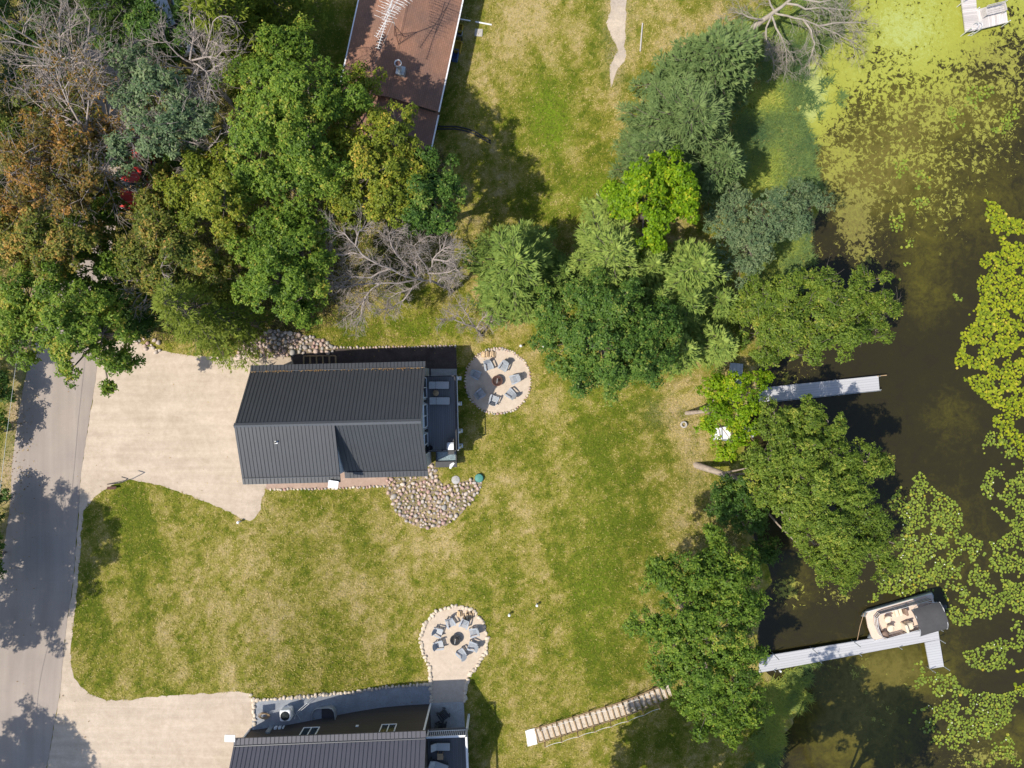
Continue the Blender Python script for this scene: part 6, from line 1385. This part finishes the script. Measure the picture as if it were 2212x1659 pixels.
broadleaf([(120, 300, 60), (60, 350, 62), (170, 340, 58), (100, 420, 65), (200, 400, 40), (30, 430, 52), (160, 440, 45), (215, 290, 38)], 13, M['leaf_rust'], 'rusty orange brown tree at the left edge, half bare', dead=3, gap=.3, cover=2.0, tintc=.5, L=.17)
broadleaf([(90, 510, 58), (40, 550, 50), (150, 530, 55), (200, 510, 42), (110, 570, 45), (20, 490, 40)], 12, M['leaf_olive'], 'yellowish olive tree at the left edge between the rusty tree and the road oak', tintc=.55, dead=1, gap=.1)
broadleaf([(250, 470, 42), (230, 560, 38), (290, 640, 42), (330, 670, 36)], 8, M['leaf_dark'], 'low dark green tree half hidden under the left wood beside the road', gap=.15)
broadleaf([(380, 350, 35), (352, 385, 28), (370, 460, 30)], 7, M['leaf_dark'], 'low dark bushy tree behind the red parked car', gap=.1)
broadleaf([(60, 200, 48), (30, 270, 45), (130, 230, 40)], 7, M['leaf_olive'], 'low olive thicket under the bare grey trees in the top left corner', 'bush', 'bush', gap=.3, tintc=.2, cover=2)
baretree(85, 95, 150, 13, 'bare grey tree with thin reaching twigs in the top left corner', seed=1, nl=15, kids=(4, 5), th=.2)
baretree(390, 110, 130, 15, 'bare grey tree spreading over the pale van roof at the top left', seed=2, nl=14, kids=(4, 5), th=.2)
baretree(150, 260, 150, 15, 'bare brown tree with a few rusty leaves above the rusty tree', seed=3, nl=15, kids=(4, 5), leafm='leaf_rust', leafn=1500, th=.2)
baretree(400, 290, 90, 16, 'small bare grey tree rising through the dusky green crown', seed=4, nl=10, kids=(4, 5), th=.16)
baretree(300, 600, 85, 13.5, 'bare thin twigged tree over the road above the roadside oak', seed=5, nl=8, th=.16, leafm='leaf_olive', leafn=250)
conifer(500, 45, 88, 13, M['needle_yellow'], 'yellow green spruce at the top edge left of the cabin', 'spruce_tree', soft=.4, fl=.4, fw=.13)
conifer(575, -15, 60, 11, M['needle_yellow'], 'smaller yellow green spruce cut by the top edge', 'spruce_tree', soft=.4, fl=.4, fw=.13)
conifer(245, 10, 62, 9, M['needle_green'], 'dark low spruce between the bare trees at the top edge', 'spruce_tree', tintc=.2)
conifer(432, 672, 92, 12, M['needle_soft'], 'feathery light green pine hanging over the sandy driveway', soft=.9, fl=.34, fw=.06, nb=150)
conifer(500, 688, 46, 9, M['needle_soft'], 'smaller feathery green pine beside the boulder heap', soft=.9, fl=.34, fw=.06, nb=150, tintc=.35)
broadleaf([(40, 300, 62), (110, 360, 62), (30, 420, 55), (190, 300, 38), (150, 410, 50), (210, 420, 32)], 6.5, M['leaf_olive'], 'low brownish thicket under the rusty tree at the left edge', 'bush', 'bush', cover=2.2, tintc=.35, gap=.1)
broadleaf([(30, 40, 60), (110, 40, 60), (60, 120, 62), (150, 130, 55), (30, 190, 50), (190, 60, 45), (120, 200, 45)], 5.5, M['leaf_dark'], 'dark shaded thicket below the bare tree in the top left corner', 'bush', 'bush', cover=1.6, tintc=.0, gap=.35)  # leaf tint at its darkest, shade of this corner put into the colour
broadleaf([(330, 25, 32), (402, 15, 34), (330, 75, 30), (400, 85, 32), (300, 60, 30), (365, 108, 30), (250, 110, 35)], 9, M['leaf_dark'], 'dark leafy tree around the pale van roof at the top left', cover=2.6, tintc=.3)
broadleaf([(345, 390, 32), (328, 335, 28), (262, 330, 22, -.15), (345, 440, 30), (250, 460, 28), (310, 480, 28), (240, 400, 20, -.1), (315, 300, 26)], 8.5, M['leaf_olive'], 'olive green tree hiding most of the red parked car', cover=2.6, tintc=.45)
broadleaf([(275, 560, 35), (260, 610, 30), (300, 690, 42), (350, 650, 34), (240, 640, 26)], 8, M['leaf_dark'], 'dark shaded young tree beside the feathery pine above the drive', cover=2.6, tintc=.2)
broadleaf([(180, 210, 40), (210, 160, 36), (160, 260, 36), (205, 345, 36)], 8, M['leaf_olive'], 'thin olive tree under the bare branches beside the upper road', cover=1.8, tintc=.45, gap=.3)
broadleaf([(170, 475, 38), (205, 505, 40), (160, 590, 42), (238, 585, 34), (205, 650, 42), (245, 690, 40), (175, 545, 30), (230, 460, 30)], 9, M['leaf_oak'], 'green tree arching over the road between the rusty tree and the roadside oak', tintc=.35, cover=2.6)
# ---- right woodland
conifer(1530, 150, 112, 8.5, M['needle_blue'], 'blue green spruce beside the fallen dead tree', 'spruce_tree', fw=.1)
conifer(1478, 275, 118, 9, M['needle_blue'], 'large grey green pine between the spruce and the lime coloured maple', tintc=.55, fl=.48, fw=.06)
conifer(1545, 370, 62, 7.5, M['needle_blue'], 'dark pine in the gap right of the lime coloured maple', tintc=.45)
broadleaf([(1390, 410, 52), (1450, 385, 55), (1340, 440, 38), (1470, 450, 48), (1410, 475, 45), (1420, 365, 32), (1490, 410, 30), (1330, 415, 24), (1400, 555, 20, -.1), (1420, 530, 20)], 10, M['leaf_lime'], 'lime green maple in the middle of the pines', 'maple_tree', L=.19, W_=.14, tintc=.42)
conifer(1112, 582, 100, 9.5, M['needle_green'], 'bright green pine standing alone on the lawn edge, left of the other pines', fl=.5, fw=.085, tintc=.55)
conifer(1312, 560, 92, 9.5, M['needle_green'], 'pale green pine touching the lime coloured maple from below', tintc=.68, fl=.42, fw=.07)
conifer(1478, 590, 82, 9.5, M['needle_green'], 'pale green pine left of the bluish locust tree', tintc=.62, fl=.45, fw=.075)
conifer(1470, 655, 55, 8, M['needle_green'], 'small green pine squeezed above the dark round oak', tintc=.5)
conifer(1395, 585, 62, 7.5, M['needle_green'], 'pale green pine filling the gap between the two pines below the maple', tintc=.6, fl=.42, fw=.07)
conifer(1410, 650, 55, 7, M['needle_green'], 'low green pine tucked against the top of the dark round oak', tintc=.5, fl=.42, fw=.075)
conifer(1545, 655, 45, 5.5, M['needle_green'], 'small pine between the bluish locust and the lakeside oak', tintc=.5, fl=.4)
conifer(1215, 600, 48, 5.5, M['needle_green'], 'small shaded pine between the bright green pine and the pale pine', tintc=.35, fl=.4)
conifer(1400, 340, 60, 8, M['needle_blue'], 'grey green pine rising behind the lime coloured maple', tintc=.5, fl=.45, fw=.06)
conifer(1305, 455, 32, 5, M['needle_green'], 'tiny pale pine tucked beside the satellite dish', tintc=.65)
broadleaf([(1590, 440, 40), (1570, 500, 55), (1620, 530, 50), (1600, 580, 35), (1660, 480, 48), (1710, 455, 42), (1755, 440, 38), (1720, 490, 35), (1670, 430, 35), (1730, 405, 28)], 7.5, M['leaf_teal'], 'bluish grey green locust tree leaning over the marsh edge', 'locust_tree', L=.13, W_=.07, per=7, fine=1.5, tintc=.5)
broadleaf([(1200, 680, 48), (1260, 650, 50), (1330, 670, 60), (1230, 740, 60), (1300, 750, 75), (1380, 720, 62), (1260, 800, 45), (1370, 790, 62), (1320, 825, 38), (1430, 700, 45), (1430, 770, 45), (1185, 720, 35), (1290, 620, 35)], 12, M['leaf_dark'], 'large round dark green oak between the fire pit and the pines', tintc=.55)
conifer(1535, 742, 52, 7, M['needle_green'], 'small pale green pine between the round oak and the lakeside oak', tintc=.65, fl=.42)
conifer(1460, 760, 45, 7.5, M['needle_green'], 'small pine at the right flank of the round dark oak', tintc=.6, fl=.45)
broadleaf([(1630, 650, 50), (1690, 640, 45), (1640, 720, 55), (1700, 700, 55), (1770, 640, 52), (1760, 700, 58), (1830, 660, 58), (1820, 720, 50), (1890, 650, 48), (1880, 700, 42), (1690, 755, 40), (1770, 605, 30), (1860, 612, 34), (1925, 665, 28)], 8.5, M['leaf_bright'], 'lakeside oak with bare twigs spreading over the dark water above the straight dock', tintc=.42, dead=1, L=.2)
broadleaf([(1575, 845, 46), (1545, 885, 36), (1610, 885, 45), (1580, 950, 38), (1640, 840, 32), (1540, 830, 30), (1560, 975, 28), (1600, 820, 26), (1530, 925, 26), (1655, 815, 16), (1620, 925, 30)], 7, M['leaf_lime'], 'small lime green tree over the white rowing boat at the lake edge', 'young_maple', root=(1479, 893), bark='pale_trunk', L=.17, W_=.1, gap=.28, cover=2.3, tintc=.5)
broadleaf([(1680, 920, 52), (1740, 910, 52), (1790, 930, 45), (1665, 985, 48), (1730, 980, 58), (1800, 990, 52), (1870, 1000, 45), (1905, 1010, 25), (1690, 1050, 58), (1760, 1050, 58), (1840, 1060, 50), (1720, 1110, 52), (1790, 1120, 58), (1870, 1110, 45), (1770, 1180, 50), (1840, 1180, 55), (1900, 1160, 40), (1920, 1215, 32), (1820, 1235, 40), (1790, 1240, 26), (1625, 1010, 36, -.15), (1635, 1060, 40, -.15), (1600, 1060, 28, -.2)], 10.5, M['leaf_bright'], 'wide spreading bright green tree leaning out from the bank over the lake', 'leaning_tree', root=(1499, 1003), tintc=.42, bark='pale_trunk', L=.18, W_=.085)
broadleaf([(1540, 1195, 52), (1590, 1215, 48), (1510, 1250, 52), (1430, 1250, 48), (1570, 1280, 58), (1480, 1320, 58), (1400, 1345, 42), (1610, 1320, 42), (1550, 1370, 62), (1460, 1395, 58), (1610, 1400, 42), (1520, 1450, 62), (1440, 1450, 38), (1590, 1470, 55), (1540, 1530, 58), (1610, 1540, 42), (1490, 1510, 42), (1570, 1580, 38)], 13, M['leaf_oak'], 'big dark oak at the lower end of the garden stair', tintc=.36)
broadleaf([(1590, 1090, 50), (1620, 1130, 42), (1650, 1190, 36), (1570, 1060, 30)], 6, M['leaf_dark'], 'low shaded bush under the leaning lakeside tree', 'bush', 'bush', gap=.2, tintc=.4)
for X_, Y_, q_, lab in ((-14, 850, 34, 'leafy roadside shrub at the left edge just below the road oak'), (-18, 930, 32, 'leafy roadside shrub at the left edge beside the tree shadow'), (-16, 1090, 36, 'dark roadside shrub at the left edge above the big road shadow'), (-20, 1200, 36, 'dark roadside shrub at the left edge inside the big road shadow')):
    broadleaf([(X_, Y_, q_), (X_ - 10, Y_ + 28, q_ * .8), (X_ + 6, Y_ - 24, q_ * .7)], 2.6, M['leaf_dark'], lab, 'shrub', 'shrub', cover=2.6)
# trees standing outside the picture whose shade falls into it
for cx_, cy_, rr, h, lab in ((-41, -15, 4.6, 13, 'roadside oak left of the picture shading the middle of the road'), (-42, -19.5, 3.2, 12, 'smaller roadside oak left of the picture'), (-41.5, -31.5, 4.4, 13, 'roadside oak left of the picture shading the lower road'), (6.0, -31.6, 3.8, 12.5, 'oak below the picture shading the lower lawn'), (12.2, -31.8, 4.6, 13, 'oak below the picture beside the lake stair'), (18.8, -29.6, 3.5, 16, 'lakeside oak below the picture'), (25.5, -31, 3.6, 13, 'tree standing in the marsh below the picture'), (-40.2, 19, 3.6, 16, 'tall tree left of the picture shading the top left corner'), (-40.8, 26.5, 3.8, 17, 'tallest tree left of the picture near the top'), (-41, 11.5, 3.4, 15, 'tall tree left of the picture beside the rusty tree'), (-31.5, 33.5, 3.2, 16, 'tall tree above the picture at the left'), (-40.5, .5, 2.2, 9, 'young roadside tree left of the picture')):
    zc = h * .66; k = FD / (CAMH - zc - GZ(cx_, cy_)); X = 1106 + cx_ * k; Y = 829.5 - cy_ * k; q = rr * k
    root_ = {18.8: (1605, 1730), 25.5: (1790, 1730)}.get(cx_)
    broadleaf([(X + q * .55 * math.cos(a), Y + q * .55 * math.sin(a), q * .5) for a in (0, 1.05, 2.1, 3.15, 4.2, 5.25)] + [(X, Y, q * .55)], h, OAK, lab, root=root_)
# trees laid out limb by limb
def limbtree(name, label, root, limbs, m, seed, zk=1.0, th=.07, twigs=13, tl=(.6, 1.5), sag=-.1, depth=2, kids=(3, 4)):
    t = thing(name, label, 'tree', PG(*root)); o0 = np.array(t.location); tb = Tubes(); r = np.random.default_rng(seed)
    for l_ in limbs:
        w_ = l_[0] if not isinstance(l_[0], tuple) else th; pts = l_[1:] if not isinstance(l_[0], tuple) else l_
        P = np.array([np.array(PW(a, b, c * zk) + (c * zk,)) - o0 for a, b, c in pts])
        Q = [P[0]]
        for a, b in zip(P[:-1], P[1:]): Q += [a + (b - a) * .5 + r.normal(0, .04 * np.linalg.norm(b - a), 3), b]
        P = np.array(Q); tb.add(P, np.linspace(w_, max(.014, w_ * .25), len(P)), 7)
        if w_ > .15: continue
        for k in range(int(twigs * np.linalg.norm(np.diff(P, axis=0), axis=1).sum() / 4) + 3):
            f = r.uniform(.2, 1) * (len(P) - 1); i = min(int(f), len(P) - 2); p = P[i] + (P[i + 1] - P[i]) * (f - i); d = P[i + 1] - P[i]; d /= np.linalg.norm(d); a = r.normal(0, 1, 3); a -= d * a.dot(d); a /= np.linalg.norm(a); nd = d * .7 + a * .8; nd[2] = nd[2] * .5 + sag
            grow(tb, r, p, nd / np.linalg.norm(nd), r.uniform(*tl), .02, depth, sag, .35, kids, .006)
    mobj('trunk', tb.mesh('trunk', M[m]), t); return t
limbtree('fallen_tree', 'fallen bare grey tree sprawled across the marsh at the top', (1602, 76), [
 (.27, (1600, 78, -.9), (1630, 58, -.3), (1660, 36, .6), (1672, 26, 1.0), (1700, 5, 1.6), (1740, -20, 2.2)),
 ((1668, 26, .9), (1700, 34, 1.4), (1735, 42, 1.6), (1770, 56, 1.4), (1810, 74, 1.0), (1850, 95, .5)), ((1665, 30, .8), (1676, 60, 1.2), (1688, 80, 1.3), (1698, 110, 1.0), (1700, 150, .3)), ((1735, 42, 1.6), (1752, 65, 1.6), (1760, 95, 1.3), (1752, 120, .8), (1745, 145, .2)), ((1668, 26, .9), (1655, 60, .9), (1660, 100, .6), (1672, 140, -.2)), ((1700, 8, 1.6), (1740, 20, 2.0), (1790, 18, 1.9), (1840, 22, 1.4)), ((1650, 44, .3), (1630, 40, .9), (1605, 30, 1.1), (1580, 26, .9)), ((1770, 56, 1.4), (1800, 50, 1.4), (1850, 48, 1.1), (1870, 52, .8)), ((1720, -5, 1.9), (1770, 5, 2.3), (1810, -5, 2.3)), ((1672, 22, 1), (1660, -5, 1.6), (1640, -25, 2))], 'dead_wood_pale', 5, th=.09, twigs=18)
limbtree('dead_tree', 'leafless grey tree in the shade between the oak and the pines', (975, 628), [
 (.18, (976, 632, -.2), (965, 620, 1.2), (945, 612, 2.4), (915, 606, 3.6)),
 (.085, (915, 606, 3.6), (880, 598, 5.0), (845, 580, 6.0), (800, 562, 6.8), (768, 530, 7.2), (745, 505, 7.4), (700, 490, 7.4)),
 ((845, 580, 6.0), (800, 600, 6.2), (760, 598, 6.2), (720, 606, 6.0)), ((800, 562, 6.8), (760, 545, 6.8), (725, 552, 6.8), (702, 552, 6.4)), ((768, 530, 7.2), (775, 500, 7.2), (790, 492, 7.0)),
 (.07, (900, 604, 4.2), (860, 612, 5.0), (820, 612, 5.4), (790, 640, 5.4), (770, 668, 5.2), (740, 690, 4.8)), ((790, 640, 5.4), (780, 680, 5.2), (770, 705, 4.8)), ((820, 612, 5.4), (770, 615, 5.4), (720, 620, 5.2)),
 (.07, (915, 606, 3.6), (890, 580, 5.0), (862, 556, 6.0), (845, 530, 6.6), (840, 505, 6.8), (868, 488, 6.8)),
 (.07, (930, 610, 3.0), (925, 585, 4.6), (935, 560, 5.6), (955, 540, 6.2), (975, 530, 6.2)), ((925, 585, 4.6), (905, 555, 5.6), (895, 530, 6.2), (910, 515, 6.2)), ((935, 560, 5.6), (965, 565, 6.0), (985, 555, 6.0)), ((925, 590, 4.4), (955, 590, 5.4), (985, 580, 5.8)), ((905, 600, 4.2), (900, 570, 5.4), (880, 530, 6.2)), ((945, 612, 2.4), (965, 600, 4.0), (985, 598, 5.0)),
 (.055, (915, 606, 3.6), (890, 622, 4.2), (860, 632, 4.4), (838, 645, 4.2), (830, 690, 3.6)), ((890, 622, 4.2), (870, 650, 4.0), (850, 665, 3.6), (815, 672, 3.4))], 'dead_wood', 7, zk=1.45, twigs=20, tl=(.45, 1.15), sag=.12, depth=2, kids=(3, 5))
limbtree('dead_tree', 'small leafless tree just above the upper fire pit', (1040, 722), [
 (.13, (1042, 726, -.1), (1036, 716, .8), (1026, 706, 1.8)), (.07, (1026, 706, 1.8), (1005, 700, 2.8), (980, 690, 3.4), (955, 690, 3.8)), (.06, (1026, 706, 1.8), (1010, 680, 3.0), (1000, 665, 3.6), (990, 655, 4)), (.06, (1030, 708, 1.6), (1045, 685, 2.8), (1060, 675, 3.4)), (.05, (1034, 714, 1.0), (1060, 695, 2.4), (1080, 688, 3.0)), (.05, (1005, 700, 2.8), (995, 685, 3.4), (965, 672, 3.8))], 'dead_wood', 8, twigs=22, tl=(.4, .9), sag=.15)
